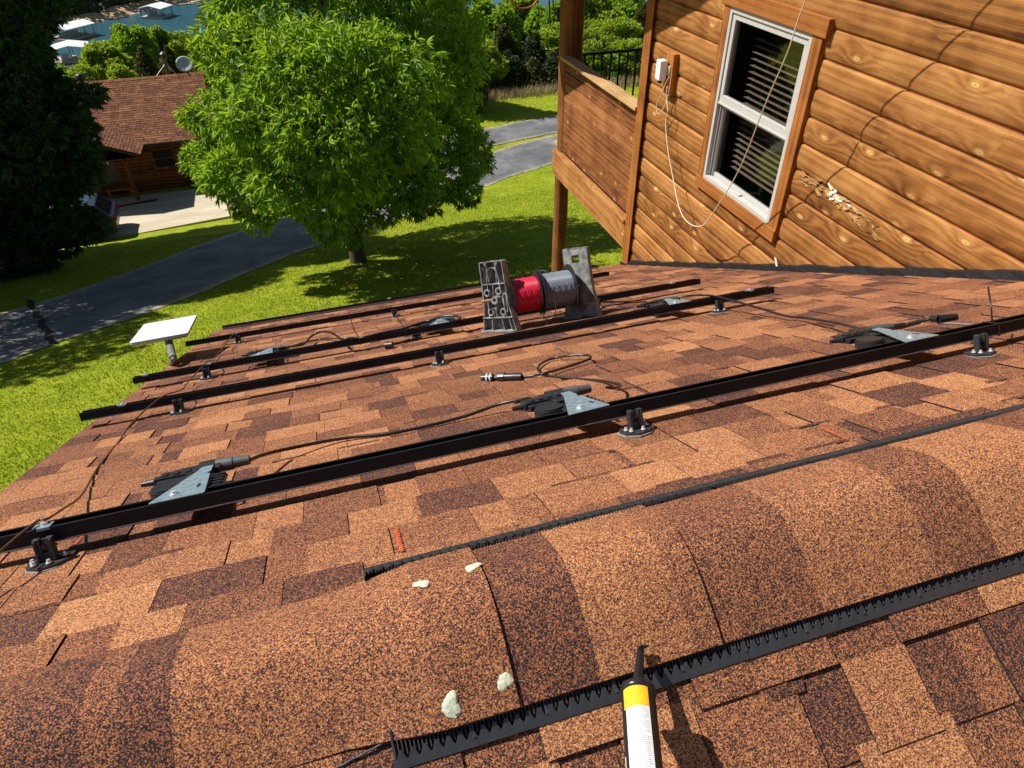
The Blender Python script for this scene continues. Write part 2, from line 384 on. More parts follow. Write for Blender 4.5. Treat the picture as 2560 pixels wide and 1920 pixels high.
def lobes_points(lobes, n, inner=.25, jit=.035):
    """points on and just inside a union of ellipsoids; (c, r) with r a triple"""
    A = np.array([r[0]*r[1]+r[1]*r[2]+r[0]*r[2] for c, r in lobes]); pick = rng.choice(len(lobes), n, p=A/A.sum())
    Cn = np.array([c for c, r in lobes])[pick]; Rr = np.array([r for c, r in lobes])[pick]
    d = unit(rng.normal(0, 1, (n, 3))); rad = 1 - inner*rng.random((n, 1))**1.5 + rng.normal(0, jit, (n, 1))
    P = Cn + d*Rr*rad
    keep = np.ones(n, bool)
    for i, (c, r) in enumerate(lobes):
        q = np.linalg.norm((P-np.array(c))/np.array(r), axis=1); keep &= ~((q < .72) & (pick != i))
    return P[keep], unit(d/Rr)[keep]
def trunk_mesh(pts, rads, branches, name, mat, parent):
    q = MB(); q.tube(pts, rads, 10)
    for b in branches: q.tube(b, [.5*.16*(1-.8*i/(len(b)-1)) for i in range(len(b))], 6)
    return q.build(name, mat, parent)
def m_bark():
    t = NT('bark'); v = t.mapv(t.obj(), (14, 14, 2.5)); n = t.noise(v, 1, 4, .7)
    t.set(Base_Color=t.ramp(n, [(.3, (.035,.026,.018)), (.7, (.12,.095,.07))]), Roughness=.95); t.bump(n, .8, .03); return t.m
BARK = m_bark()
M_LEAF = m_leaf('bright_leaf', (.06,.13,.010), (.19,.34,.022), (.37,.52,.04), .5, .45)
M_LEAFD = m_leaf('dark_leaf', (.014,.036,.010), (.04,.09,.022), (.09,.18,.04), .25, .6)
M_LEAFY = m_leaf('yellow_green_leaf', (.09,.15,.008), (.27,.38,.018), (.46,.56,.05), .42)
M_LEAFO = m_leaf('olive_leaf', (.03,.035,.006), (.09,.10,.012), (.17,.17,.025), .25)
M_LEAFC = m_leaf('cedar_leaf', (.012,.024,.006), (.045,.07,.016), (.10,.13,.035), .15, .7)
# the big lawn tree: crown measured from the photograph, base on the lawn
tb = on_ground(897, 655)
big = empty('broadleaf_tree', tb, label='large bright green broadleaf tree with drooping leaflets standing alone on the lawn', cat='tree')
def crown_at(spec, Y0, base):
    out = []
    for px, py, rp, dy, sq in spec:
        c = at_y(px, py, Y0+dy); r = rp/FPX*c.dot(_f)
        out.append((tuple(c-base), (r, r*.95, r*sq)))
    return out
spec = [(700,40,175,2,.8),(900,40,190,1,.8),(1060,90,150,1,.8),(620,150,120,0,.8),(780,180,150,-2,.75),(950,190,150,-2.4,.75),(1100,190,110,0,.75),
        (560,290,95,.5,.7),(660,300,120,-2.2,.7),(820,330,140,-3.2,.7),(980,320,130,-2.6,.7),(1110,330,95,.5,.7),
        (520,395,60,0,.6),(600,430,95,-1.5,.6),(730,450,110,-2.8,.6),(860,430,110,-3.2,.65),(1000,440,110,-1.8,.6),(1120,430,90,.8,.6),(1180,400,45,1.5,.6),
        (650,510,60,-1.8,.6),(640,555,30,-2.4,.8),(820,520,75,-2.4,.6),(935,520,70,-1,.5),(1050,510,60,.4,.45),(1150,480,50,1.3,.5),(815,575,34,-2.2,.9),(880,600,22,-1,.8),
        (800,-120,200,2,.9),(980,-120,180,2,.9),(880,-260,150,2,.9),(640,-60,120,2,.9),(850,120,220,4,.9),(900,330,180,3,.8),(760,380,130,3,.7)]
lob = crown_at(spec, tb.y, tb)
sub = []
for c, r in lob:
    for _ in range(7):
        d = unit(rng.normal(0, 1, 3)); sub.append((tuple(np.array(c)+d*np.array(r)*rng.uniform(.7,.95)), tuple(np.array(r)*rng.uniform(.22, .42))))
P, N = lobes_points(lob+sub, 26000, .45, .07)
N[:, 2] -= .15
leaf_mesh('crown', P, N, M_LEAF, 7, .23, .030, .66, .55, big, tonebase=rng.uniform(0, 1, len(P)))
brs = []
for c, r in lob[:26]:
    c = Vector(c); st = Vector((c.x*.05, c.y*.05, max(1.6, min(c.z*.55, 5)))); mid = st.lerp(c, .5)+Vector((0,0,.3)); brs.append([st, mid, c])
trunk_mesh([(0,0,-.4),(0,0,.5),(.05,.02,2),(.0,.05,4.5),(.1,.1,7.5)], [.34,.24,.20,.17,.08], brs, 'trunk', BARK, big)
# dark tree filling the left edge
db = Vector((-10.2, 26.6, ground_z(-10.2, 26.6)))
dk = empty('shade_tree', db, label='dark shadowy tree with drooping branches filling the left edge of the view', cat='tree')
spec = [(-60,10,140,3,.9),(-90,140,180,0,.9),(60,255,105,0,.7),(170,250,70,-.5,.5),(225,235,32,-.6,.5),(-40,330,190,-1,.8),(120,330,110,0,.7),(150,400,90,-1,.7),(60,440,130,-1,.7),(190,440,60,-1,.6),
        (20,560,110,-1,.6),(120,540,80,-1.2,.6),(200,560,45,-1.3,.5),(-120,480,200,-1,.8),(40,620,55,-1,.5),(30,100,60,2,.8),(-180,0,260,2,1),(-100,-200,260,3,1),(215,375,30,-.5,.6),(75,165,38,1,.6),(120,200,40,0,.5),(245,565,25,-1.5,.4),(225,590,25,-1.5,.4),(80,655,60,-1.2,.6),(-40,660,110,-1,.7),(160,610,40,-1.3,.6)]
lob = crown_at(spec, db.y+1.5, db)
P, N = lobes_points(lob, 16000, .4)
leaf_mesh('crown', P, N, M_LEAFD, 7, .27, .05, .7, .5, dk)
trunk_mesh([(0,0,-.4),(0,0,2),(.1,0,5),(.1,.2,9)], [.4,.3,.22,.08], [[Vector((0,0,3)), Vector(c)*.6, Vector(c)] for c, r in lob[:14]], 'trunk', BARK, dk)
b3 = Vector((-12.6, 32.2, ground_z(-12.6, 32.2)))
dk3 = empty('shade_tree', b3, label='tall dark tree behind the parked car that shades the grass verge', cat='tree')
lob = [(tuple(Vector(c)-b3), r) for c, r in [((-10.6,31.3,-5.6),(2.5,2.3,2.2)),((-12.5,32,-4),(2.7,2.6,2.4)),((-9.6,31.0,-8.4),(1.7,1.5,1.5)),((-10.2,34.4,-3.4),(2.2,1.9,2)),((-11.8,33.2,-1.5),(2.5,2.4,2)),((-14,31,-6.8),(2.5,2.2,2)),((-13,30.5,-9),(2.2,1.9,1.8)),((-15,32,-3),(2.6,2.4,2.4)),((-12.4,33,.6),(1.8,1.8,1.6)),((-12,35.9,-1.0),(3.2,1.5,2)),((-13.3,35,-1.2),(3,2,2.2)),((-15.8,34,-1.6),(3,2.2,2.2)),((-10.4,36.4,-.6),(1.8,1.1,1.5))]]
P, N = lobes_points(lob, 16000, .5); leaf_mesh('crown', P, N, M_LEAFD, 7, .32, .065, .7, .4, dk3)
trunk_mesh([(0,0,-.4),(0,0,2),(.1,0,5),(.1,.2,9)], [.35,.28,.22,.08], [], 'trunk', BARK, dk3)
b4 = Vector((-12.4, 27.6, ground_z(-12.4, 27.6)))
dk4 = empty('shade_tree', b4, label='dark tree left of the view shading the middle of the lower drive', cat='tree')
lob = [(tuple(Vector(c)-b4), r) for c, r in [((-11.5,27.2,-1.5),(3.2,2.6,2.4)),((-13.2,28,.8),(3,2.6,2.2)),((-9.8,30,.6),(2.5,2.3,1.9)),((-15,28,-2.5),(3,2.8,2.4)),((-8.8,28.6,1.0),(2,2,1.6)),((-11.5,25.2,-.5),(2.4,2,1.8))]]
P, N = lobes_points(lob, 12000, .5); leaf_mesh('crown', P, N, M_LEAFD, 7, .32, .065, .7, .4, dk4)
trunk_mesh([(0,0,-.4),(0,0,2),(.1,0,6),(.1,.2,11)], [.38,.3,.22,.08], [], 'trunk', BARK, dk4)
dk2 = empty('shade_tree', (-15.2, 21.5, ground_z(-15, 21.5)), label='dark tree outside the left edge that shades the lower drive', cat='tree')
lob = [((0,0,7.5),(4.2,4.2,3.5)), ((1.5,-1,9.5),(3.2,3.2,2.6)), ((-1.5,1,6),(3.5,3.5,2.6)), ((2.6,1.8,7.4),(2.4,2.4,2))]
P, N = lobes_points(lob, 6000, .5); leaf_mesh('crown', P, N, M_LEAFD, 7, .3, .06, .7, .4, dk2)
trunk_mesh([(0,0,-.4),(0,0,2),(.1,0,5),(.1,.2,9)], [.4,.3,.22,.08], [], 'trunk', BARK, dk2)
# background trees: four crown shapes, copied
def bg_proto(kind, mat, seed):
    if kind == 'cone':
        lb = [((rng.uniform(-.12,.12), rng.uniform(-.12,.12), z), (r, r, .26)) for z, r in ((-.85,.72),(-.6,.74),(-.3,.62),(0,.5),(.3,.4),(.6,.26),(.85,.13))]
    else:
        lb = [((0,0,-.1),(.66,.66,.72))] + [(tuple(unit(rng.normal(0,1,3))*np.array([.70,.70,.74])), (rng.uniform(.16,.40),)*3) for _ in range(30)]
    P, N = lobes_points(lb, 9500, .35, .13)
    return P, N
PROTO = {}
for nm, kind, mat, L in (('bright','round',M_LEAFY,.12),('green','round',M_LEAF,.12),('olive','cone',M_LEAFO,.085),('cedar','cone',M_LEAFC,.085),('bright2','round',M_LEAFY,.10)):
    P, N = bg_proto(kind, mat, 1); o = leaf_mesh('crown', P, N, mat, 4, L, L*.30, .8, .2); COL.objects.unlink(o); PROTO[nm] = o.data
_tq = MB(); _tq.tube([(0,0,0),(.02,0,.5),(0,.02,1)], [.05,.04,.02], 8); _t = _tq.build('trunk', BARK); TRK = _t.data; COL.objects.unlink(_t)
NAMEK = {'bright':'leafy_tree','bright2':'leafy_tree','green':'leafy_tree','olive':'olive_tree','cedar':'cedar_tree'}
def bg_tree(px, py, rp, Y, kind, label, group, low=1.0, name=None):
    c = at_y(px, py, Y); r = rp/FPX*c.dot(_f); gz = ground_z(c.x, c.y)
    top = c.z + r*.9; bot = gz + low*.6
    if top-bot < 1.2*r: bot = top-1.2*r
    rz = (top-bot)/2; cz = (top+bot)/2
    e = empty(name or NAMEK[kind], (c.x, c.y, gz), (0,0,random.uniform(0,6.28)), label, 'tree', group)
    o = bpy.data.objects.new('crown', PROTO[kind]); COL.objects.link(o); o.parent = e; o.location = (0,0,cz-gz); o.scale = (r*1.05, r*1.05, rz*1.02)
    k = bpy.data.objects.new('trunk', TRK); COL.objects.link(k); k.parent = e; k.location = (0,0,-.3); k.scale = (r*1.3, r*1.3, max(1.0, cz-gz))
    return e
GB = 'trees between the cabin and the lake'
for a in [(325,112,52,64,'green','tall rounded green tree rising highest against the lake behind the cabin'),
          (265,172,58,58,'bright','yellow green tree beside the covered boat dock, left of the tall round one'),
          (392,108,42,66,'green','green tree just right of the tallest round tree behind the cabin ridge'),
          (362,165,44,57,'olive','olive green narrow tree behind the middle of the cabin ridge'),
          (455,128,46,66,'bright2','light green tree above the black stove pipe'),
          (425,155,36,60,'olive','olive tree directly behind the stove pipe'),
          (512,140,46,58,'olive','olive tree behind the grey satellite dish'),
          (570,110,60,66,'bright','yellow green tree half hidden by the big lawn tree, right of the satellite dish'),
          (560,200,44,52,'bright2','light green tree touching the right end of the cabin ridge'),
          (205,205,42,54,'bright2','light green low tree behind the black roof vent'),
          (130,205,50,56,'green','green tree seen through the dark branches at the far left'),
          (60,215,50,52,'bright','yellow green tree low behind the dark tree at the left edge'),
          (310,205,40,53,'bright','yellow green tree just above the cabin ridge, left part')]:
    bg_tree(*a[:6], GB)
GR = 'trees of the wood edge beyond the drives'
for a in [(1120,30,110,46,'cedar','tall dark evergreen behind the top right of the big lawn tree'),
          (1225,75,75,57,'green','green tree at the wood edge left of the deck post, at the back'),
          (1300,62,70,60,'bright','bright tree under the lake at the top, left of the deck post'),
          (1375,70,62,57,'green','green tree at the back close to the left of the deck post'),
          (1255,135,66,52,'olive','olive tree in the middle of the wood edge left of the post'),
          (1335,150,60,51,'cedar','dark cedar low at the wood edge left of the post'),
          (1400,120,62,54,'bright2','bright tree partly hidden by the deck post'),
          (1275,190,58,49.5,'cedar','dark cedar at the foot of the wood edge above the dry grass'),
          (1205,170,60,49.5,'bright','yellow green sapling beside the right edge of the big lawn tree'),
          (1385,190,56,49.5,'cedar','dark cedar right behind the lit side of the deck post'),
          (1330,200,52,49.2,'olive','small dark cedar between two others at the wood edge'),
          (1225,215,50,49.2,'cedar','low dark cedar at the left end of the dry grass'),
          (1470,60,75,58,'bright','bright tree above the black railing near the post'),
          (1545,50,75,62,'green','green tree highest above the middle of the black railing'),
          (1610,90,75,55,'olive','grey green cedar beside the log wall corner'),
          (1530,110,66,54,'bright2','bright tree above the middle of the railing'),
          (1470,140,62,51,'bright2','bright leafy tree close behind the left of the railing'),
          (1565,165,62,50,'bright','bright low tree behind the right half of the railing'),
          (1630,150,55,52,'bright2','light green tree right against the log wall corner'),
          (1505,185,55,49.5,'green','low green tree at the lawn edge behind the railing'),
          (1440,185,50,49.5,'olive','low olive tree between the deck post and the first balusters')]:
    bg_tree(*a[:6], GR, low=.0)
# wood on the bluff
F = []
for i in range(700):
    k = random.uniform(2, 19); i0 = int(k); u = k-i0
    bx = inl[i0][0]*(1-u)+inl[i0+1][0]*u; by = inl[i0][1]*(1-u)+inl[i0+1][1]*u
    dd = 150*random.random()**1.6+1
    hz = np.interp(dd, [0,14,40,90,200,420], [-43.25,-36,-22,-5,10,14])
    F.append(((bx-dd*.62, by+dd*.78, hz+3), (random.uniform(3.5,5.5),)*2+(random.uniform(3,5.5),)))
P, N = lobes_points(F, 75000, .3)
tag(leaf_mesh('far_wood', P, N, M_LEAFC, 2, 1.5, .6, .8, .1), 'dark wood covering the bluff across the lake', 'wood', kind='stuff')
# lawn blades near the house and tall dry grass by the wood edge
def blades(name, X, Y, H, W, mat, label, tone):
    k = len(X); Z = np.array([ground_z(a, b) for a, b in zip(X, Y)])
    B = np.stack([X, Y, Z], 1); an = rng.uniform(0, 6.28, k); u = np.stack([np.cos(an), np.sin(an), 0*an], 1)*W
    lean = np.stack([rng.normal(0, .35, k), rng.normal(0, .35, k), np.ones(k)], 1); T = B + lean*(H*rng.uniform(.6, 1.3, k))[:, None]
    V = np.stack([B-u, B+u, T], 1).reshape(-1, 3); me = bpy.data.meshes.new(name)
    me.vertices.add(3*k); me.vertices.foreach_set('co', V.astype(np.float32).ravel()); me.loops.add(3*k)
    me.loops.foreach_set('vertex_index', np.arange(3*k, dtype=np.int32)); me.polygons.add(k); me.polygons.foreach_set('loop_start', (np.arange(k)*3).astype(np.int32))
    me.update(calc_edges=True); at = me.attributes.new('tone', 'FLOAT', 'FACE'); at.data.foreach_set('value', tone.astype(np.float32))
    me.materials.append(mat); o = bpy.data.objects.new(name, me); COL.objects.link(o); return tag(o, label, 'grass', kind='stuff')
M_BLADE = m_leaf('grass_blade', (.08,.12,.006), (.25,.32,.012), (.44,.47,.05), .3, .6)
k = 230000; X = rng.uniform(-13, 13, k); Y = 8 + 22*rng.random(k)**1.4
def offroad(X, Y):
    lo = np.interp(X, [-16.5,-9.2,-7.4,-5.7,-4.3,-2.4,-.8,1.2,4.5,8.4,13.2], [12.5,14.4,15.4,17.4,18.7,21.2,23.6,25.1,28.7,32.8,35])
    hi = np.interp(X, [-16.5,-9.2,-7.9,-5.7,-4.6,-3.4,-.6,4.7,9.3,14], [18.2,20.7,22.1,25.5,27.8,29.5,32.8,35.1,37.1,39])
    return (Y < lo-.02) | ((Y > hi+.02) & (Y < 31.9))
kp = offroad(X, Y); X, Y = X[kp], Y[kp]
pt = np.sin(X*1.1+Y*.7)*.15+np.sin(X*.4-Y*1.3)*.15
X2 = rng.uniform(2, 24, 70000); Y2 = rng.uniform(30, 47.5, 70000)
r2l = np.interp(X2, [0,4,9.8,14.2,21.5,30], [35,36.4,38.15,39.4,39.6,40]); r2h = np.interp(X2, [0,4,11.2,16,22,30], [38.5,39.6,41.45,42.4,43.5,44.5]); l1 = np.interp(X2, [1.2,4.5,8.4,13.2,22,30], [25.1,28.7,32.8,35,35.2,35.6])
k2 = ((Y2 < l1-.1) | ((Y2 > np.interp(X2, [-.6,4.7,9.3,14,21.5,30], [32.8,35.1,37.1,39,39.2,40])+.1) & (Y2 < r2l-.1)) | (Y2 > r2h+.1))
X = np.concatenate([X, X2[k2]]); Y = np.concatenate([Y, Y2[k2]])
pt = np.sin(X*1.1+Y*.7)*.15+np.sin(X*.4-Y*1.3)*.15
blades('lawn_blades', X, Y, .05, .011, M_BLADE, 'short bright green grass of the lawn below the roof', np.clip(.45+pt+rng.normal(0,.22,len(X)),0,1))
k = 5000; X = rng.uniform(8, 24, k); Y = rng.normal(47.2, .35, k)
blades('dry_grass', X, Y, .55, .015, simple('dry_stem', (.42,.33,.18), .8, 0, .3, 3), 'tall dry grass along the foot of the wood edge', np.zeros(k))
exec_marker = 0
# ------------------------------------------------------------------ the lower roof we stand on
S0 = 1.339; EXP = .143; XL, XR = -1.146, 3.262; EAVE = S0 + EXP*43; RIDGE = 1.073
house = empty('garage_wing', RP(0, EAVE, -3), label='low wing with a brown and tan shingle roof under the camera', cat='building')
def world_child(o, parent):
    o.parent = parent; o.matrix_parent_inverse = (Matrix.Translation(parent.location) @ parent.rotation_euler.to_matrix().to_4x4()).inverted(); return o
def tones():
    return random.choices([0.05, .13, .40, .48, .58, .70, .88, .98], [9, 8, 16, 16, 13, 13, 14, 11])[0] + random.uniform(-.05, .05)
q = MB()
def slope(q, P, s_first, ncourse, x0, x1, dirn=1):
    """P(x,s,h): surface point; courses run from the ridge down; butt of course k at s_first+k*EXP"""
    for k in range(ncourse):
        s1 = s_first + EXP*k; s0_ = max(s1-EXP-.02, RIDGE-.005 if dirn > 0 else -.005)
        # base layer in segments of its own colour
        x = x0
        while x < x1:
            wd = min(random.uniform(.10, .26), x1-x); 
            if x1-(x+wd) < .04: wd = x1-x
            t = tones()*.9
            def hh(s): return .001 + .0045*(s-s0_)/(s1-s0_)
            sd = s1-EXP+.001
            a = [P(x,s0_,hh(s0_)), P(x+wd,s0_,hh(s0_)), P(x+wd,s1,hh(s1)), P(x,s1,hh(s1)), P(x,s1,-.002), P(x+wd,s1,-.002)]
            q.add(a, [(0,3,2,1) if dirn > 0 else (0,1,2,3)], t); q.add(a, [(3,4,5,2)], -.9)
            x += wd
        x = x0 + random.uniform(-.1, .05)
        while x < x1:
            wd = random.uniform(.10, .21); xa, xb = max(x0, x), min(x1, x+wd); jj = random.uniform(-.002, .002)
            if xb-xa > .03:
                t = tones(); lift = .0034+random.uniform(0, .0016)
                sT = s0_; h0, h1 = .001+.0045*(sT-s0_)/(s1-s0_)+lift, .0055+lift
                e1 = s1+jj
                V = [P(xa,sT,h0), P(xb,sT,h0), P(xb,e1,h1), P(xa,e1,h1), P(xa,sT,0), P(xb,sT,0), P(xb,e1,0), P(xa,e1,0)]
                q.add(V, [(0,3,2,1) if dirn > 0 else (0,1,2,3)], t); q.add(V, [(0,4,7,3), (1,2,6,5), (3,7,6,2)], -.9)  # black asphalt edges, their tone also painting the shadow lines along tabs
            gap = random.choice([.0015, .0015, random.uniform(.06, .16), random.uniform(.09, .2)])
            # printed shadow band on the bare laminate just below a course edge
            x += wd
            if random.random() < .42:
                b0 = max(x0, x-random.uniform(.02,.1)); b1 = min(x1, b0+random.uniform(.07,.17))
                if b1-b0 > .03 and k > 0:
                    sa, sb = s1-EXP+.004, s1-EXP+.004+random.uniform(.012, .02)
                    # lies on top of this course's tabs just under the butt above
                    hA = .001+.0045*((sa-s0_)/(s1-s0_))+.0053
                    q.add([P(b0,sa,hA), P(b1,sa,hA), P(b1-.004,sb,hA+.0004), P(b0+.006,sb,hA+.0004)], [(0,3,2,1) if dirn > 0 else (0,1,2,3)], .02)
            x += gap
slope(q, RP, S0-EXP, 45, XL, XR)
def NP(x, d, h=0):   # near slope, d = distance from the ridge down towards the camera side
    base = RP(x, RIDGE, 0); return base + Vector((0,-CT,-ST))*d + Vector((0,-ST,CT))*h
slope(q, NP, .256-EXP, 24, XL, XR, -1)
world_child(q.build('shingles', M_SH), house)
# roof body under the shingles, rake boards, walls
q = MB()
rg = RP(0, RIDGE, -.006); ev = RP(0, EAVE+.01, -.006); ne = NP(0, 3.6, -.006)
prof = [(ne.y, ne.z), (rg.y, rg.z), (ev.y, ev.z), (ev.y, ev.z-.05), (rg.y, rg.z-.16), (ne.y, ne.z-.05)]
vs = [(XL+.012, a, b) for a, b in prof] + [(XR, a, b) for a, b in prof]; m = 6
q.add(vs, [tuple(range(m-1,-1,-1)), tuple(range(m,2*m))] + [(i,(i+1)%m,m+(i+1)%m,m+i) for i in range(m)])
world_child(q.build('roof_deck', M_TRIM), house)
q = MB()
for P, L in ((RP, EAVE),):
    q.add([P(XL-.012,RIDGE,.002),P(XL+.03,RIDGE,.002),P(XL+.03,L,.002),P(XL-.012,L,.002),P(XL-.012,RIDGE,-.035),P(XL-.012,L,-.035)], [(0,3,2,1),(0,4,5,3)])
q.add([P(XL,EAVE-.05,.003),P(XR,EAVE-.05,.003),P(XR,EAVE+.015,.0),P(XL,EAVE+.015,.0),P(XL,EAVE+.015,-.05),P(XR,EAVE+.015,-.05)], [(0,3,2,1),(3,4,5,2)])
world_child(q.build('drip_edge', simple('brown_drip_edge', (.10,.065,.05), .5, .2)), house)
q = MB(); q.box(XL+.35, 3.2, -2.6, ev.y-.5, -9, ev.z-.1)
for i in range(0): pass
world_child(q.build('wall', M_LOG), house)
# ridge cap: bent pieces, raised over the vent
q = MB()
def cap_prof(x, u, extra=0):
    """u in [-1,1]: -1 near edge, +1 far edge"""
    on = sm(-.12, .06, x); lift = .0075 + .0175*on + extra*(.55+.45*on); hw = .157 if u > 0 else .157+.014*on
    d = abs(u)*hw; rr = .055
    # rounded fold
    dz = (math.sqrt(d*d+rr*rr)-rr)/(math.sqrt(hw*hw+rr*rr)-rr)*hw*ST; dy = d*CT*math.copysign(1, u)
    c = RP(x, RIDGE, 0); bulge = .001*math.sin(abs(u)*math.pi)
    ln = Vector((0, ST*math.copysign(1,u)*min(1, abs(u)*3), CT)).normalized()
    return Vector((x, c.y+dy, c.z-dz)) + ln*(lift+bulge) - Vector((0,0,(rr*(1-CT))*.0))
edges = [-1.15,-1.02,-.88,-.72,-.55,-.40,-.25,-.10]
xj = [-1.15]
caps = [(-1.15,-.9,.45),(-.9,-.56,.30),(-.56,-.47,.16),(-.47,-.42,.40),(-.42,-.345,.12),(-.345,-.10,.64),(-.10,.045,.60),(.045,.165,.50),(.165,.305,.16),(.305,.41,.80),(.41,.475,.74),(.475,.525,.5),(.525,.73,.36),(.73,.98,.68),(.98,1.12,.40),(1.12,1.36,.85),(1.36,1.5,.3),(1.5,1.75,.7),(1.75,1.9,.2),(1.9,2.2,.75),(2.2,2.35,.4),(2.35,2.6,.6),(2.6,2.85,.3),(2.85,3.1,.75),(3.1,3.26,.5)]
realj = [-1.15,.165,.525,1.75,2.6]
NU = 22
for (a, b, t) in caps:
    j = max(r_ for r_ in realj if r_ <= a+1e-6); nxt = min([r_ for r_ in realj if r_ > j]+[3.3])
    vs = []
    for xx in np.linspace(a, b, 4):
        ex = .0065*(xx-j)/(nxt-j)+.001*math.sin(xx*9)
        for i in range(NU+1):
            u = -1+2*i/NU; sk = .012*(u*u); vs.append(cap_prof(xx + (0 if abs(u) < 2 else sk), u, ex))
    q.add(vs, [(k2*(NU+1)+i, (k2+1)*(NU+1)+i, (k2+1)*(NU+1)+i+1, k2*(NU+1)+i+1) for k2 in range(3) for i in range(NU)], t, True)
    # edges (thickness) along both long sides and at the exposed joint
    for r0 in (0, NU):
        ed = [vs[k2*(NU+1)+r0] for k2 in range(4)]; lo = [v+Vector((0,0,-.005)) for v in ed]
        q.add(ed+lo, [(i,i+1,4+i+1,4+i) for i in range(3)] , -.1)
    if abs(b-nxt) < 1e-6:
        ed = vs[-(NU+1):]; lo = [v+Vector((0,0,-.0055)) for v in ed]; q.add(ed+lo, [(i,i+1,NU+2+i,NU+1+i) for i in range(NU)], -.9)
world_child(q.build('ridge_cap', M_SH), house)
# ridge vent baffles: comb of ribs and a scalloped lip on both slopes
def vent(P, x0, x1, name, near):
    q = MB(); pitch = .0185; x = x0
    top = .026 if near else .036
    dA, dB, dC = (.179, .193, .206) if near else (.158, .176, .190)
    while x < x1:
        for r_ in range(3):
            xx = x + pitch*r_/3
            q.add([P(xx,.150,top-.004),P(xx+.0017,.150,top-.004),P(xx+.0017,dB-.006,top-.008),P(xx,dB-.006,top-.008),P(xx,.150,top-.014),P(xx+.0017,.150,top-.014),P(xx+.0017,dB-.006,.010),P(xx,dB-.006,.010)],
                  [(0,1,2,3),(0,4,7,3),(1,5,6,2),(3,7,6,2)])
        x += pitch
    nseg = int((x1-x0)/pitch*12); up = []; dn = []; bt = []; bk = []
    for i in range(nseg+1):
        xx = x0+(x1-x0)*i/nseg; c = (.5+.5*math.cos(2*math.pi*(xx-x0)/pitch))**1.2
        wob = .0008*math.sin(xx*5); d0 = dA+(dB-dA)*c+wob; h0 = top-.004-.006*c
        up.append(P(xx,d0,h0)); dn.append(P(xx,dC+wob,top-(.015 if near else .009))); bt.append(P(xx,dC+.0005+wob,.003)); bk.append(P(xx,d0+.0012,h0-.007))
    m = nseg+1
    q.add(up+dn+bt+bk, [(i,i+1,m+i+1,m+i) for i in range(nseg)]+[(m+i,m+i+1,2*m+i+1,2*m+i) for i in range(nseg)]+[(3*m+i,3*m+i+1,i+1,i) for i in range(nseg)])
    q.add([P(x0-.002,.145,.003),P(x0-.002,dC,.003),P(x0-.002,dC,top-.015),P(x0-.002,.15,top-.001),P(x0-.002,.145,top-.004),P(x0+.001,.145,.003),P(x0+.001,dC,.003),P(x0+.001,dC,top-.015),P(x0+.001,.15,top-.001),P(x0+.001,.145,top-.004)],
          [(0,1,2,3,4),(9,8,7,6,5),(1,6,7,2),(2,7,8,3),(3,8,9,4)])
    for i in range(1, int((x1-x0)/(pitch*6.5))):
        xx = x0+i*pitch*6.5; q.add([P(xx,.150,top-.005),P(xx+.004,.150,top-.005),P(xx+.004,dB,top-.008),P(xx,dB,top-.008),P(xx,.15,.004),P(xx+.004,.15,.004),P(xx+.004,dB,.004),P(xx,dB,.004)], [(0,1,2,3),(0,3,7,4),(1,5,6,2),(3,2,6,7)])
    return world_child(q.build(name, M_VENT if near else M_VENT_SHADED), house)
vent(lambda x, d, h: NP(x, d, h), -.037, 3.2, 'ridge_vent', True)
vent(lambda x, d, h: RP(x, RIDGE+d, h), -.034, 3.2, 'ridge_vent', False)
# loose black fibre strip leading left from the near baffle
q = MB(); pts = [NP(-.035-.008*i, .160+.0015*i+.0006*math.sin(i*2.1), .014-.0004*i) for i in range(18)]; q.tube(pts, [.0022*(1-.03*i) for i in range(18)], 6)
world_child(q.build('filter_strip', M_VENT), house)
# flashing along the log wall
q = MB(); m = 90; A = []; B = []; Cc = []
for i in range(m+1):
    s = 1.2+(7.42-1.2)*i/m; wv = .004*math.sin(i*.9)+.003*math.sin(i*2.3)
    A.append(RP(3.222, s, .006)); B.append(RP(3.232+wv, s, .045+wv)); Cc.append(RP(3.262, s, .052+wv))
q.add(A+B+Cc, [(i,m+1+i,m+2+i,i+1) for i in range(m)]+[(m+1+i,2*m+2+i,2*m+3+i,m+2+i) for i in range(m)])
world_child(q.build('wall_flashing', simple('black_flashing', (.013,.012,.014), .55, .2, .3)), house)
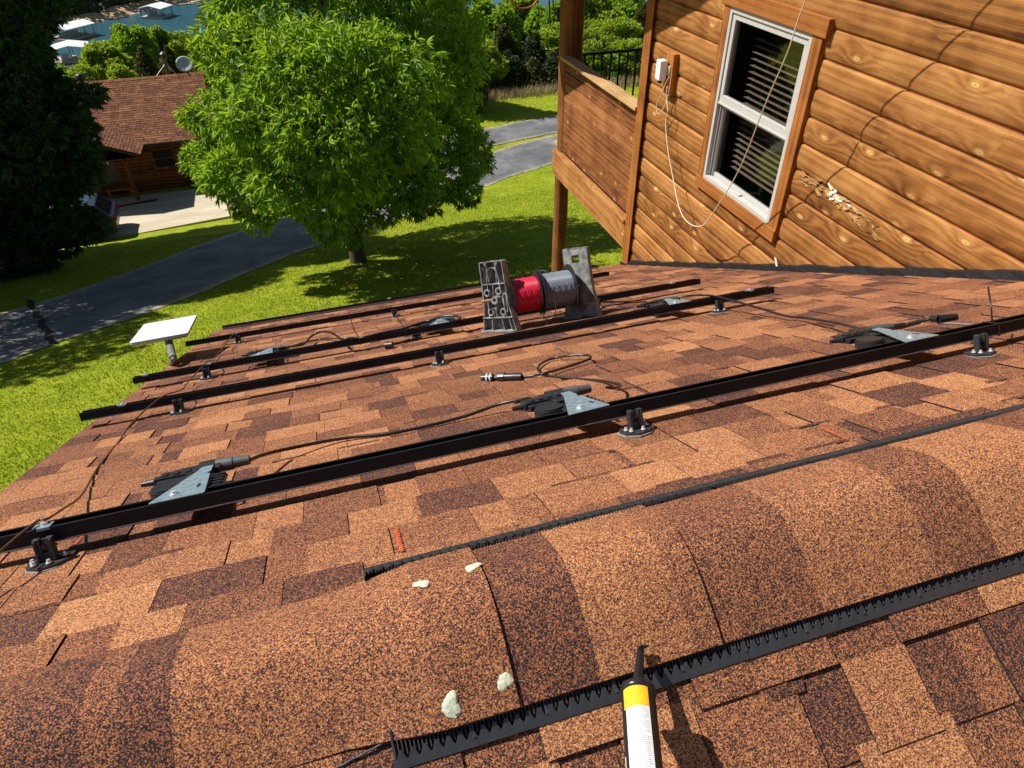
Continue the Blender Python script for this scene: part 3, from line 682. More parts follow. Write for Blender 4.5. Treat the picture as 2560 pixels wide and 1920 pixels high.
# ------------------------------------------------------------------ log house
WX = 3.278
lh = empty('log_house', (WX, 2, -8), label='two storey house clad in orange stained half log siding', cat='house')
SP = .178; ZB0 = -.784 - SP*20
PROF = [(0,-.008),(.0045,-.008),(.006,.002),(.02,.0075),(.042,.0135),(.06,.0165),(.09,.0172),(.13,.0160),(.16,.0135),(.1735,.0105),(.178,-.008)]
def roofline(y):      # height of the lower roof against the wall
    s = (y + DD*ST)/CT; return -(DD + y*ST)/CT
HOLE = (4.0, 5.06, -2.36, -.99)
def siding(q, y0, y1, rows, holes=()):
    for k in rows:
        za = ZB0+SP*k; spans = [(y0, y1)]
        h0, h1, hz0, hz1 = HOLE
        if za+SP > hz0+.03 and za < hz1-.03: spans = [(y0, h0), (h1, y1)]
        for a, b in spans:
            y = a
            first = True
            while y < b-1e-6:
                e = b
                zb = max(za, -99)
                # cut the course where the lower roof passes through it
                zlo = max(roofline(y), roofline(e))
                t = random.random(); sag = random.uniform(-.002, .002)
                vs = []; ys = np.linspace(y+.0012, e-.0012, max(2, int((e-y)/.25)+1))
                for yy in ys:
                    for dz, dx in PROF: vs.append((WX-.002-dx*(1+.06*math.sin(yy*3+k))+sag, yy, za+dz*.995+.002*math.sin(yy*1.3+k*2)))
                m = len(PROF)
                q.add(vs, [(i*m+j,i*m+j+1,(i+1)*m+j+1,(i+1)*m+j) for i in range(len(ys)-1) for j in range(m-1)], t, True)
                q.add(vs[:m], [tuple(range(m))], t); q.add(vs[-m:], [tuple(range(m-1,-1,-1))], t)
                y = e
q = MB(); siding(q, -2.5, 6.262, range(-14, 34))
world_child(q.build('log_siding', M_LOG), lh)
q = MB(); q.box(WX, WX+.02, -2.5, 3.99, -8, 2.2); q.box(WX, WX+.02, 5.07, 6.27, -8, 2.2); q.box(WX, WX+.02, 3.99, 5.07, -8, -2.37); q.box(WX, WX+.02, 3.99, 5.07, -.98, 2.2)
q.box(WX+.02, 9.5, 6.2, 6.262, -8, 2.2); q.box(9.4, 9.5, -2.5, 6.2, -8, 2.2); q.box(WX+.02, 9.4, -2.5, -2.4, -8, 2.2)
world_child(q.build('wall', M_DARKB), lh)
q = MB(); q.box(WX-.045, WX+.06, 6.262, 6.345, -8.0, 2.1, .3); q.box(WX-.052, WX-.046, 6.20, 6.345, -8.0, 2.1, .3)
world_child(q.build('corner_trim', M_TRIMZ), lh)
# gable roof with a deep rake overhang (casts the shade at the top left of the wall)
q = MB()
rk = lambda y: -.055 - .5*(y-6.71)
y0, y1 = 1.2, 9.05
for xa, xb in ((2.28, 9.9),):
    vs = [(xa,y0,rk(y0)),(xb,y0,rk(y0)),(xb,y1,rk(y1)),(xa,y1,rk(y1)),(xa,y0,rk(y0)+.2),(xb,y0,rk(y0)+.2),(xb,y1,rk(y1)+.2),(xa,y1,rk(y1)+.2)]
    q.add(vs, [(3,2,1,0),(4,5,6,7),(0,1,5,4),(1,2,6,5),(2,3,7,6),(3,0,4,7)], .5)
world_child(q.build('roof', M_SH), lh)
# window
wn = MB(); wx = 3.243
trim = empty('window_placeholder'); bpy.data.objects.remove(trim)
def trimboard(q, y0, y1, z0, z1, x0=3.236, t=.5): q.box(x0, WX-.001, y0, y1, z0, z1, t)
for ar in ((5.022, 5.100, -2.325, -1.012, 3.234, .3), (3.940, 4.040, -2.325, -1.018, 3.234, .7)):
    q = MB(); trimboard(q, *ar); world_child(q.build('window_trim', M_TRIMZ, bevel=.003), lh)
for ar in ((3.905, 5.125, -1.016, -.905, 3.222, .9), (3.945, 5.108, -2.415, -2.322, 3.226, .1)):
    q = MB(); trimboard(q, *ar); world_child(q.build('window_trim', M_TRIM, bevel=.003), lh)
q = MB()
def frame(q, y0, y1, z0, z1, w0, xa, xb):
    q.box(xa, xb, y0, y1, z1-w0, z1); q.box(xa, xb, y0, y1, z0, z0+w0); q.box(xa, xb, y0, y0+w0, z0+w0, z1-w0); q.box(xa, xb, y1-w0, y1, z0+w0, z1-w0)
frame(q, 4.042, 5.020, -2.320, -1.020, .034, 3.238, 3.33)
wfo = world_child(q.build('window_frame', M_VINYL, bevel=.003), lh)
q = MB(); frame(q, 4.078, 4.984, -1.700, -1.056, .040, 3.249, 3.285); q.box(3.2495, 3.285, 4.078, 4.984, -1.700, -1.628)
q.box(3.241, 3.2485, 4.078, 4.984, -1.700, -1.684)
world_child(q.build('upper_sash', M_VINYL, bevel=.003), lh)
q = MB(); frame(q, 4.078, 4.984, -2.284, -1.702, .034, 3.292, 3.322)
for i, w_ in enumerate((.006,.006)): q.box(3.262+.012*i, 3.266+.012*i, 4.984-.02*(i+1), 4.984-.02*(i+1)+w_, -2.284, -1.702)
q.box(3.262, 3.29, 4.50, 4.58, -2.285, -2.272)
world_child(q.build('lower_sash', M_VINYL, bevel=.002), lh)
def m_glass():
    t = NT('window_glass'); t.set(Base_Color=(.9,.95,.95), Roughness=.02); t.b.inputs['Transmission Weight'].default_value = 1; t.b.inputs['IOR'].default_value = 1.02
    gl = t.n('BsdfGlossy'); gl.inputs['Roughness'].default_value = .02
    tr = t.n('BsdfTransparent'); tr.inputs[0].default_value = (.72,.76,.76,1)
    mx = t.n('MixShader'); mx.inputs[0].default_value = .07; t.t.links.new(tr.outputs[0], mx.inputs[1]); t.t.links.new(gl.outputs[0], mx.inputs[2])
    t.t.links.new(mx.outputs[0], t.t.nodes['Material Output'].inputs['Surface']); return t.m
MGL = m_glass()
q = MB(); q.box(3.266, 3.269, 4.11, 4.95, -1.635, -1.09); world_child(q.build('window_pane', MGL), lh)
q = MB(); q.box(3.306, 3.309, 4.11, 4.95, -2.255, -1.73); world_child(q.build('window_pane', MGL), lh)
q = MB()
for i in range(22):
    z = -1.21-.046*i
    M = Matrix.Translation((3.39, 4.47, z)) @ Matrix.Rotation(R(4), 4, 'Y'); q.box(-.022, .022, -.37, .37, -.0012, .0012, M=M)
for yy in (4.2, 4.66): q.box(3.399, 3.401, yy, yy+.002, -2.2, -1.28)
world_child(q.build('window_blind', simple('tan_blind_slat', (.55,.36,.24), .5)), lh)
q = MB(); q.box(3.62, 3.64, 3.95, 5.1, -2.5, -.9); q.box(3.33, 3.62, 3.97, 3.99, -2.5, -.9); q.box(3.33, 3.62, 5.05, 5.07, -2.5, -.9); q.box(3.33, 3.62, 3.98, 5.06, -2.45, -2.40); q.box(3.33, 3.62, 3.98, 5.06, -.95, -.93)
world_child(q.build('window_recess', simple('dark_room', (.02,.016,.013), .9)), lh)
# rotten knot in one board: pale splinters and white filler
q = MB(); zc = -1.875
for i in range(60):
    u = random.random(); y = 3.84-.80*u; z = zc+.045*math.sin(u*5)*.4+random.uniform(-.04, .045)-.03*u
    L = random.uniform(.02, .07); hh = random.uniform(.005, .018)
    M = Matrix.Translation((3.2565, y, z)) @ Matrix.Rotation(random.uniform(-.35,.35), 4, 'X') @ Matrix.Rotation(random.uniform(-.2,.2), 4, 'Z')
    q.add([M @ Vector(v) for v in [(0,-L,-hh*.2),(0,L,0),(-.004,L*.2,hh),(-.003,-L*.3,-hh),(.006,0,0)]], [(0,3,2),(3,1,2),(0,2,1),(0,1,3)], random.random())
world_child(q.build('rotten_patch', m_wood('rotten_wood', (.07,.028,.01), (.42,.22,.07), (.66,.46,.21), knots=False)), lh)
for y, z, L, hh, an in ((3.545,-1.822,.03,.010,.5),(3.505,-1.845,.035,.012,-.6),(3.46,-1.862,.028,.012,.4),(3.425,-1.872,.02,.008,-.3),(3.53,-1.872,.022,.008,-.4),(3.50,-1.89,.026,.008,-.5),(3.34,-1.868,.018,.006,.2)):
    q = MB(); M = Matrix.Translation((3.251, y, z)) @ Matrix.Rotation(an, 4, 'X')
    q.add([M @ Vector(v) for v in [(-.003,-L,-hh*.6),(-.004,-L*.2,-hh),(-.004,L,-hh*.3),(-.003,L*.8,hh*.8),(-.005,0,hh*.5),(-.003,-L*.9,hh),(.012,0,0)]], [(0,5,4,3,2,1),(0,1,6),(1,2,6),(2,3,6),(3,4,6),(4,5,6),(5,0,6)])
    world_child(q.build('white_filler', simple('white_filler', (.82,.80,.72), .7, 0, .05, 90, .3)), lh)
# pale torn ends where the siding meets the flashing
q = MB()
for px, py, w_ in ((1940,664,.045),):
    p = at_x(px, py, 3.232); q.add([p+Vector((0,w_,.05)),p+Vector((0,w_*.4,.055)),p+Vector((-.004,-w_,-.02)),p+Vector((-.002,-w_*.4,-.028)),p+Vector((.03,0,0))],[(0,1,2,3),(0,3,4),(1,0,4),(2,1,4),(3,2,4)])
world_child(q.build('pale_caulk', simple('pale_caulk', (.66,.62,.48), .7)), lh)
# ------------------------------------------------------------------ deck
dk_ = empty('porch_deck', (3.3, 7.4, -3.6), label='raised side deck with a boarded parapet and a black metal railing', cat='deck')
q = MB()
for i in range(9):
    z1 = -2.165-.1225*i; q.box(3.268+.004*(i%2)*0, 3.292, 6.35, 8.41, z1-.1065, z1, random.random())
world_child(q.build('parapet_board', M_DARKB), dk_)
q = MB(); q.box(3.2925, 3.30, 6.35, 8.41, -3.30, -2.155); world_child(q.build('parapet_gap_shade', M_DARK), dk_)  # near-black sheet that paints the shade into the gaps between boards
q = MB(); q.box(3.205, 3.345, 6.335, 8.43, -2.150, -2.112, .2); world_child(q.build('cap_rail', M_WEATH, bevel=.004), dk_)
q = MB(); q.box(3.225, 3.275, 6.35, 8.66, -3.640, -3.345, .5); q.box(3.205, 3.36, 6.35, 8.64, -3.342, -3.305, .1); world_child(q.build('rim_beam', M_BEAM, bevel=.004), dk_)
q = MB()
for i in range(14): q.box(3.37+.142*i, 3.37+.142*i+.137, 6.36, 9.0, -3.36, -3.325, random.random())
q.box(3.3, 5.4, 8.72, 8.78, -3.6, -3.36, .4)
world_child(q.build('deck_floor', M_WEATH), dk_)
q = MB(); q.tube([(3.38,8.68,-2.18),(5.6,8.68,-2.18)], .019, 8); q.tube([(3.38,8.68,-3.2),(5.6,8.68,-3.2)], .015, 8)
world_child(q.build('top_rail', M_BLKAL), dk_)
for i in range(16):
    q = MB(); q.box(3.50+.118*i, 3.519+.118*i, 8.671, 8.69, -3.19, -2.19); world_child(q.build('baluster', M_BLKAL), dk_)
q = MB()
def logpost(q, z0, z1, r0, r1, cx, cy, n=26):
    vs = []; m = 14
    for i in range(n+1):
        z = z0+(z1-z0)*i/n; r = r0+(r1-r0)*i/n
        for k in range(m):
            an = 2*math.pi*k/m; rr = r*(1+.05*math.sin(3*an+z*1.3)+.03*math.sin(z*7+an)+.05*math.sin(z*2.1))
            x = math.cos(an)*rr; 
            x = max(x, -r*.86) # sawn flat face
            vs.append((cx+x, cy+math.sin(an)*rr, z))
    q.add(vs, [(i*m+k,i*m+(k+1)%m,(i+1)*m+(k+1)%m,(i+1)*m+k) for i in range(n) for k in range(m)], .35, True)
logpost(q, -3.34, -.85, .135, .15, 3.38, 8.56)
M_POST = m_wood('weathered_post_wood', (.07,.024,.009), (.19,.07,.02), (.36,.15,.045), along='Z', knots=False)
world_child(q.build('log_post', M_POST), dk_)
q = MB(); logpost(q, ground_z(3.4,8.56)-.3, -3.64, .115, .10, 3.335, 8.57)
world_child(q.build('log_post', M_POST), dk_)
q = MB()
for i, (a, b) in enumerate(((.0,.0),(.03,.14))):
    q.tube([(3.6+a, 8.3, -.9), (3.45, 8.25+b, -1.45), (3.43+a, 8.3+b, -1.75), (3.45, 8.5, -1.9)], .006, 6)
# ------------------------------------------------------------------ wall outlet, adapter and cord
ol = empty('outlet_block', (3.24, 5.77, -1.67), label='brown wooden outlet block fixed to the log siding left of the window', cat='outlet')
q = MB(); q.box(3.208, 3.262, 5.712, 5.842, -1.838, -1.500, .4); world_child(q.build('block', M_TRIMZ, bevel=.003), ol)
q = MB(); q.box(3.196, 3.207, 5.735, 5.800, -1.68, -1.60); world_child(q.build('socket', simple('ivory_socket', (.62,.55,.36), .4), bevel=.002), ol)
ad = empty('power_adapter', (3.16, 5.82, -1.65), label='white plug in power adapter hanging from the wall outlet with a thin cord', cat='adapter')
q = MB(); q.box(3.125, 3.196, 5.775, 5.862, -1.725, -1.560); world_child(q.build('case', M_WHITE, bevel=.009), ad)
q = MB(); q.box(3.145, 3.17, 5.80, 5.835, -1.75, -1.7255); world_child(q.build('strain_relief', M_BLKPL), ad)
def spline(pts, n=12):
    pts = [Vector(p) for p in pts]; out = []
    for i in range(len(pts)-1):
        p0 = pts[max(i-1,0)]; p1 = pts[i]; p2 = pts[i+1]; p3 = pts[min(i+2,len(pts)-1)]
        for k in range(n):
            t = k/n; out.append(.5*((2*p1)+(-p0+p2)*t+(2*p0-5*p1+4*p2-p3)*t*t+(-p0+3*p1-3*p2+p3)*t**3))
    out.append(pts[-1]); return out
def pxp(px, py, X): return at_x(px, py, X)
z5 = lambda x, y, X: at_x(1350+x/2.304, y/2.304, X)
cord = spline([z5(745,445,3.155), z5(728,470,3.17), z5(700,540,3.17), z5(672,600,3.165), z5(680,655,3.17), z5(710,625,3.18), z5(735,560,3.19), z5(742,520,3.2), z5(733,500,3.18), z5(728,560,3.18), z5(735,640,3.17), z5(724,700,3.17), z5(735,850,3.15), z5(765,1020,3.13), z5(800,1190,3.09), z5(850,1280,3.07), z5(935,1300,3.05), z5(1020,1190,3.03), z5(1150,970,2.98), z5(1290,620,2.89), z5(1340,500,2.86), z5(1430,290,2.83), z5(1530,0,2.82), (2.72,3.30,-.05), (2.6,2.9,.9)], 8)
q = MB(); q.tube(cord, .0042, 6); world_child(q.build('cord', M_CORD), ad)
# second wire over the parapet
q = MB(); wv = spline([at_x(1460,0,3.1),at_x(1475,110,3.15),at_x(1500,190,3.2),at_x(1490,205,3.19),at_x(1490,222,3.19),at_x(1486,262,3.24)], 8)
# ------------------------------------------------------------------ rails
RAILS = [(1.768, -1.6, 3.25), (3.362, -1.142, 2.355), (4.277, -1.143, 2.43), (5.932, -1.15, 2.465), (6.93, -1.0, 2.76)]
RL = ['nearest black mounting rail running the full width of the roof', 'second black mounting rail, the long one in front of the wire reel', 'third black mounting rail, passing under the wire reel', 'fourth black mounting rail, just behind the wire reel', 'farthest black mounting rail along the eave with a grey lower lip']
HB, HT, RW = .046, .084, .056
for (s, a, b), lab in zip(RAILS, RL):
    e = roof_empty('mounting_rail', a, s, 0, lab, 'rail', 'black mounting rails across the roof')
    L = b-a; q = MB()
    # channel profile: front wall, floor, back wall, inner lips
    pr = [(0,HB),(RW,HB),(RW,HT),(RW-.009,HT),(RW-.009,HT-.003),(RW-.003,HT-.003),(RW-.003,HB+.004),(.003,HB+.004),(.003,HT-.003),(.010,HT-.003),(.010,HT),(0,HT)]
    m = len(pr); vs = [(0, y, z) for y, z in pr] + [(L, y, z) for y, z in pr]
    q.add(vs, [(i,(i+1)%m,m+(i+1)%m,m+i) for i in range(m)])
    q.add(vs, [(0,7,8,11),(8,9,10,11),(0,1,6,7),(1,2,5,6),(2,3,4,5),(m+11,m+8,m+7,m),(m+11,m+10,m+9,m+8),(m+7,m+6,m+1,m),(m+6,m+5,m+2,m+1),(m+5,m+4,m+3,m+2)])
    q.build('channel', M_BLKAL, e)
    q = MB(); q.box(0, L, -.0012, .0, HB+.001, HB+.0035); q.build('lower_lip', M_GREYMET, e)
    if s > 6.5: q = MB(); q.box(0, L, -.0016, -.0004, HB+.004, HB+.021); q.build('grey_lip', M_GREYMET, e)
def clip(x, ri, lab, big=False):
    s = RAILS[ri][0]; e = roof_empty('grounding_clip', x, s+.018, HT, lab, 'clip', 'small metal clips on the rails')
    q = MB(); q.box(-.02,.02,-.014,.014,.0005,.004); q.box(-.008,.02,-.022,-.014,-.004,.004); q.build('plate', M_GALV, e, bevel=.001)
    q = MB(); q.cyl((.003,0,.004),(0,0,1),.0085,.0085,.006,6); q.build('bolt', M_STEEL, e)
    return e
for x, ri, lab in ((-.745,0,'shiny bonding clip with a hex bolt on the nearest rail where the brown wire crosses'),(-.742,2,'small bonding clip on the third rail where the brown wire crosses'),(-.775,3,'small bonding clip on the fourth rail at the end of the brown wire'),
                 (-.972,1,'clear grey clip near the left tip of the second rail'),(-1.08,2,'clear grey clip near the left tip of the third rail'),(2.21,1,'white clip near the right tip of the second rail'),(2.22,2,'white clip near the right tip of the third rail'),
                 (-.775,4,'white clip near the left tip of the eave rail'),(-.116,4,'white clip on the eave rail above the left micro inverter'),(.56,4,'white clip on the eave rail left of the wire reel')):
    clip(x, ri, lab)
# roof mounts
proto = None
def mount(x, s, lab):
    global proto
    if proto is None:
        e = roof_empty('roof_mount', x, s, 0, lab, 'mount', 'black roof mounts holding the rails'); proto = e; e.scale = (.80, .82, 1.04)
        q = MB(); hexa = [(-.060,.010),(-.052,-.030),(-.012,-.056),(.030,-.046),(.058,-.014),(.060,.030),(.02,.052),(-.035,.048)]
        q.prism(hexa, .0075, .015); q.build('base_plate', M_GREYPL, e, bevel=.002)
        q = MB(); q.prism([(a*1.07, b*1.09) for a, b in hexa], .005, .0085); q.build('sealant_pad', simple('grey_butyl', (.30,.31,.30), .6), e)
        q = MB()
        for sx in (-1, 1):
            q.box(.0085*sx-.0005 if sx > 0 else -.026, .026 if sx > 0 else -.0085+.0005, -.012, .006, .015, .069)
            q.box(.021*sx-.0035, .021*sx+.0035, -.0175, -.0115, .015, .066)
        q.box(-.0085,.0085,-.009,.001,.015,.036); q.box(-.0085,.0085,.001,.005,.015,.066)
        q.box(-.024,.024,.006,.022,.040,.046)
        q.build('upright', M_GREYPL, e, bevel=.0012)
        q = MB(); q.cyl((0,-.008,.050),(0,-1,0),.0065,.0065,.006,6); q.cyl((0,-.002,.050),(0,-1,0),.009,.009,.005,12); q.build('slot_bolt', M_BLKPL, e)
        for bx, by in ((-.040,-.008),(-.030,-.030),(.012,-.036),(.040,.004)):
            q = MB(); q.cyl((bx,by,.015),(0,0,1),.0105,.0105,.003,16); q.build('washer', M_BLKPL, e)
            q = MB(); q.cyl((bx,by,.018),(0,0,1),.0088,.0082,.0025,16); q.cyl((bx,by,.0205),(0,0,1),.0058,.0052,.006,6); q.build('bolt', M_STEEL, e)
        return e
    r_ = proto.copy(); COL.objects.link(r_); r_.location = RP(x, s, 0); r_['label'] = lab
    for ch in list(proto.children):
        c = ch.copy(); COL.objects.link(c); c.parent = r_
    return r_
for x, ri, lab in ((-.735,0,'closest roof mount, at the left end of the nearest rail beside the brown wire'),(.752,0,'roof mount of the nearest rail just right of the middle micro inverter'),(1.955,0,'roof mount of the nearest rail at the right edge of the picture'),
                 (-.735,1,'roof mount at the left end of the second rail'),(.459,1,'roof mount in the middle of the second rail, below the wire reel stand'),(1.995,1,'roof mount under the right end of the second rail where a cable crosses'),
                 (-.75,2,'roof mount at the left end of the third rail'),(1.66,2,'roof mount behind the small micro inverter right of the wire reel'),
                 (-.755,3,'roof mount at the left end of the fourth rail'),(.50,3,'roof mount in the middle of the fourth rail, left of the wire reel')):
    mount(x, RAILS[ri][0]-.027, lab)
# micro inverters
mproto = None
def micro(x, s, lab, rz=0):
    global mproto
    if mproto is None:
        e = roof_empty('micro_inverter', x, s, 0, lab, 'micro inverter', 'micro inverters hanging on the rails', rz); mproto = e
        q = MB(); q.prism([(-.064,0),(.060,0),(.064,.006),(.054,.165),(.046,.17),(.046,.182),(.053,.187),(.052,.243),(.022,.243),(.012,.20),(-.064,.008)], .0865, .0885); q.build('metal_plate', M_GALV, e, bevel=.0008)
        q = MB(); q.prism([(.036,.058),(.044,.058),(.044,.085),(.036,.085)], .0886, .0890); q.build('slot', M_DARK, e)
        q = MB(); q.cyl((-.012,.038,.0885),(0,0,1),.012,.012,.002,16); q.cyl((-.012,.038,.0905),(0,0,1),.0075,.0075,.007,6); q.build('bolt', M_STEEL, e)
        b = MB()
        b.box(-.105,.068,.235,.262,.060,.083); b.box(-.095,-.02,.212,.236,.058,.076); b.box(-.02,.05,.19,.236,.058,.080)
        b.box(-.04,.066,.262,.292,.064,.084); b.box(-.095,.0,.275,.300,.070,.079); b.box(.0,.07,.300,.330,.066,.082)
        for i in range(5): b.box(-.085+.03*i,-.068+.03*i,.238,.262,.083,.088)
        b.box(-.03,.055,.06,.19,.056,.072); b.box(-.06,-.01,.17,.215,.056,.074)
        for i in range(5): b.box(.055,.090,.085+.024*i,.092+.024*i,.058,.078)
        b.box(.052,.058,.08,.2,.056,.08); b.box(.088,.093,.085,.19,.064,.072)
        b.build('housing', M_BLKPL, e, bevel=.0025)
        q = MB(); q.cyl((-.055,.165,.050),(0,0,1),.046,.046,.022,28); q.cyl((-.055,.165,.072),(0,0,1),.042,.041,.006,28); q.build('round_cover', M_BLKPL, e, bevel=.002)
        q = MB(); q.cyl((.052,.285,.072),(1,-.05,0),.019,.019,.045,14); q.cyl((.097,.283,.072),(1,-.05,0),.0165,.014,.045,14); q.build('connector', M_RUBG, e, bevel=.001)
        q = MB(); q.cyl((-.105,.25,.071),(-1,.05,0),.010,.007,.035,12); q.build('cable_gland', M_BLKPL, e)
        return e
    r_ = mproto.copy(); COL.objects.link(r_); r_.location = RP(x, s, 0); r_['label'] = lab
    r_.rotation_euler = (Matrix.Rotation(-TH, 3, 'X') @ Matrix.Rotation(rz, 3, 'Z')).to_euler()
    for ch in list(mproto.children):
        c = ch.copy(); COL.objects.link(c); c.parent = r_
    return r_
micro(-.447, RAILS[0][0]+.002, 'nearest micro inverter with a blue grey plate at the lower left of the roof')
micro(.635, RAILS[0][0]+.002, 'micro inverter with a blue grey plate in the middle of the nearest rail', .10)
micro(1.765, RAILS[0][0]+.002, 'glossy micro inverter with a brownish plate toward the right end of the nearest rail')
micro(1.785, RAILS[1][0]+.002, 'small micro inverter with a brownish plate near the right end of the second rail')
micro(-.442, RAILS[2][0]+.002, 'greenish plate micro inverter at the left of the third rail')
micro(.625, RAILS[2][0]+.002, 'greenish plate micro inverter on the third rail left of the wire reel')
# cables
def roofcable(pts, r, name, mat, lab, cat='cable', n=8, group=None):
    q = MB(); q.tube(spline([RP(*p) for p in pts], n), r, 8)
    o = q.build(name, mat); return tag(o, lab, cat, group)
def pr(px, py, h):      # roof point seen at a pixel, at height h above the roof
    x, s = roof(px, py, h); return (x, s, h)
tr = empty('trunk_cable', RP(0, 2.2, 0), label='long black trunk cable joining the two nearest micro inverters', cat='cable')
q = MB(); q.tube(spline([RP(*p) for p in [(-.308,2.045,.07), pr(655,1138,.06), pr(720,1122,.04), pr(850,1097,.02), pr(1000,1079,.015), pr(1150,1044,.02), pr(1250,1010,.04), pr(1325,996,.06), (.50,2.08,.071)]], 10), .0058, 8); world_child(q.build('cable', M_CABLE), tr)
tl = empty('plug_lead', RP(.9, 2.6, 0), label='looped black lead with an open plug lying on the shingles above the middle micro inverter', cat='cable')
z3 = lambda x, y, h: pr(1150+x/3.456, 850+y/3.456, h)
q = MB(); q.tube(spline([RP(*p) for p in [(.795,2.04,.07), z3(1340,415,.055), z3(1390,395,.035), z3(1330,375,.03), z3(1200,350,.015), z3(1000,335,.01), z3(850,320,.012), z3(720,290,.02), z3(675,255,.02), z3(700,205,.02), z3(800,160,.02), z3(950,135,.03), z3(1090,130,.03), z3(1130,150,.03), z3(1080,180,.025), z3(900,240,.02), z3(740,285,.026), z3(640,308,.016), z3(540,318,.014)]], 10), .0052, 8); world_child(q.build('cable', M_CABLE), tl)
A_ = Vector(RP(*z3(535,318,.016))); B_ = Vector(RP(*z3(195,330,.018))); dv = (B_-A_).normalized(); LL = (B_-A_).length
q = MB(); q.cyl(A_, dv, .015, .018, LL*.22, 14); q.cyl(A_+dv*LL*.22, dv, .016, .017, LL*.2, 14); q.cyl(A_+dv*LL*.42, dv, .021, .021, LL*.16, 8); world_child(q.build('plug_body', M_BLKPL, bevel=.001), tl)
q = MB(); q.cyl(A_+dv*LL*.58, dv, .006, .006, LL*.14, 8); q.cyl(A_+dv*LL*.72, dv, .0165, .0165, LL*.28, 12); world_child(q.build('plug_core', M_BLKPL), tl)
q = MB(); q.ring(A_+dv*LL*.76, dv, .0185, .0164, LL*.03); q.ring(A_+dv*LL*.85, dv, .0185, .0164, LL*.03); world_child(q.build('white_seal', M_WHITE), tl)
z4 = lambda x, y, h: pr(1560+x/2.212, 650+y/2.212, h)
q = MB(); q.tube(spline([RP(*p) for p in [z4(1300,380,.07), z4(1180,350,.05), z4(1000,320,.03), z4(900,310,.03), z4(760,270,.05), z4(640,235,.07), z4(500,200,.09), z4(430,195,.09), z4(360,197,.085), z4(300,205,.08)]], 8), .0055, 8)
o = q.build('trunk_cable', M_CABLE); tag(o, 'black cable crossing from the right micro inverter over the end of the second rail', 'cable')
ld = empty('plug_lead', RP(1.9,2.3,0), label='black lead with a capped plug lifted behind the right micro inverter', cat='cable')
q = MB(); q.tube(spline([RP(*p) for p in [(1.88,2.05,.072), z4(1560,360,.07), z4(1640,340,.09), z4(1700,325,.10), z4(1740,328,.10)]], 8), [.012]*8+[.009]*8+[.006]*8+[.012]*9, 8); q.cyl(RP(*z4(1740,328,.10)), RP(*z4(1815,318,.10))-RP(*z4(1740,328,.10)), .016,.012,.06,12); world_child(q.build('lead', M_CABLE), ld)
q = MB(); q.tube(spline([RP(*p) for p in [z4(1740,350,.03), z4(1820,352,.03), z4(1900,357,.03), z4(1990,370,.035)]], 8), .005, 8); world_child(q.build('grey_lead', simple('grey_cable', (.16,.15,.15), .35)), ld)
z8 = lambda x, y, h: pr(150+x/3.456, 740+y/3.456, h)
zz = lambda x, y, h: pr(600+x/3.456, 750+y/3.456, h)
q = MB(); q.tube(spline([RP(*p) for p in [zz(330,420,.075), zz(420,405,.07), zz(500,395,.05), zz(560,375,.05), zz(620,310,.06), zz(700,275,.08), zz(780,280,.08), zz(850,320,.07), zz(880,345,.08), zz(940,328,.09), zz(1060,325,.09), zz(1180,295,.09), zz(1300,270,.085), zz(1420,245,.085), zz(1540,205,.09), zz(1640,175,.10), zz(1740,145,.12), zz(1850,135,.12), zz(1900,150,.11), zz(1880,175,.09), zz(1830,170,.08)]], 6), .0075, 8)
tag(q.build('trunk_cable', M_CABLE), 'black cable running over the third rail between its two micro inverters', 'cable')
q = MB(); q.tube(spline([RP(*p) for p in [zz(420,408,.05), zz(560,365,.05), zz(680,342,.04), zz(800,335,.05), zz(900,332,.08)]], 6), .005, 8)
tag(q.build('jumper_cable', M_CABLE), 'thin straight cable below the humped cable on the third rail', 'cable')
pl = empty('plug_lead', RP(.3,3.8,0), label='short black lead with two plug ends lying between the third and second rails', cat='cable')
q = MB(); q.tube(spline([RP(*p) for p in [zz(1300,385,.025), zz(1380,370,.02), zz(1460,345,.02), zz(1520,325,.03)]], 6), .008, 8); world_child(q.build('lead', M_CABLE), pl)
for a, b in (((1320,388),(1258,395)), ((1500,325),(1560,318))):
    A_ = RP(*zz(*a,.025)); B_ = RP(*zz(*b,.025)); q = MB(); q.cyl(A_, B_-A_, .022, .022, (B_-A_).length, 10); world_child(q.build('plug', M_BLKPL, bevel=.003), pl)
# ties
def tie(pxs, ri, lab):
    s = RAILS[ri][0]; x = RAILS and pxs[0]
    e = roof_empty('cable_tie', x, s, 0, lab, 'cable tie', 'black cable ties on the rails')
    q = MB(); q.box(-.004,.004,-.0028,-.0016,HB-.002,HT+.002); q.box(-.004,.004,-.002,RW+.002,HT+.0006,HT+.002); q.build('strap', M_CABLE, e)
    q = MB(); q.tube(spline([(0,RW*.4,HT+.002)]+pxs[1], 6), .0028, 6); q.build('tail', M_CABLE, e)
tie((.127,[(-.02,.02,HT+.06),(-.03,.05,HT+.16)]), 2, 'cable tie with an upright tail on the third rail, left one')
tie((.41,[(-.02,.02,HT+.05),(-.055,.06,HT+.13)]), 2, 'cable tie with an upright tail on the third rail, nearer the wire reel')
tie((2.06,[(.004,.03,HT+.05),(.03,.06,HT+.085),(.06,.09,HT+.105)]), 0, 'cable tie with a curved tail at the right end of the nearest rail')
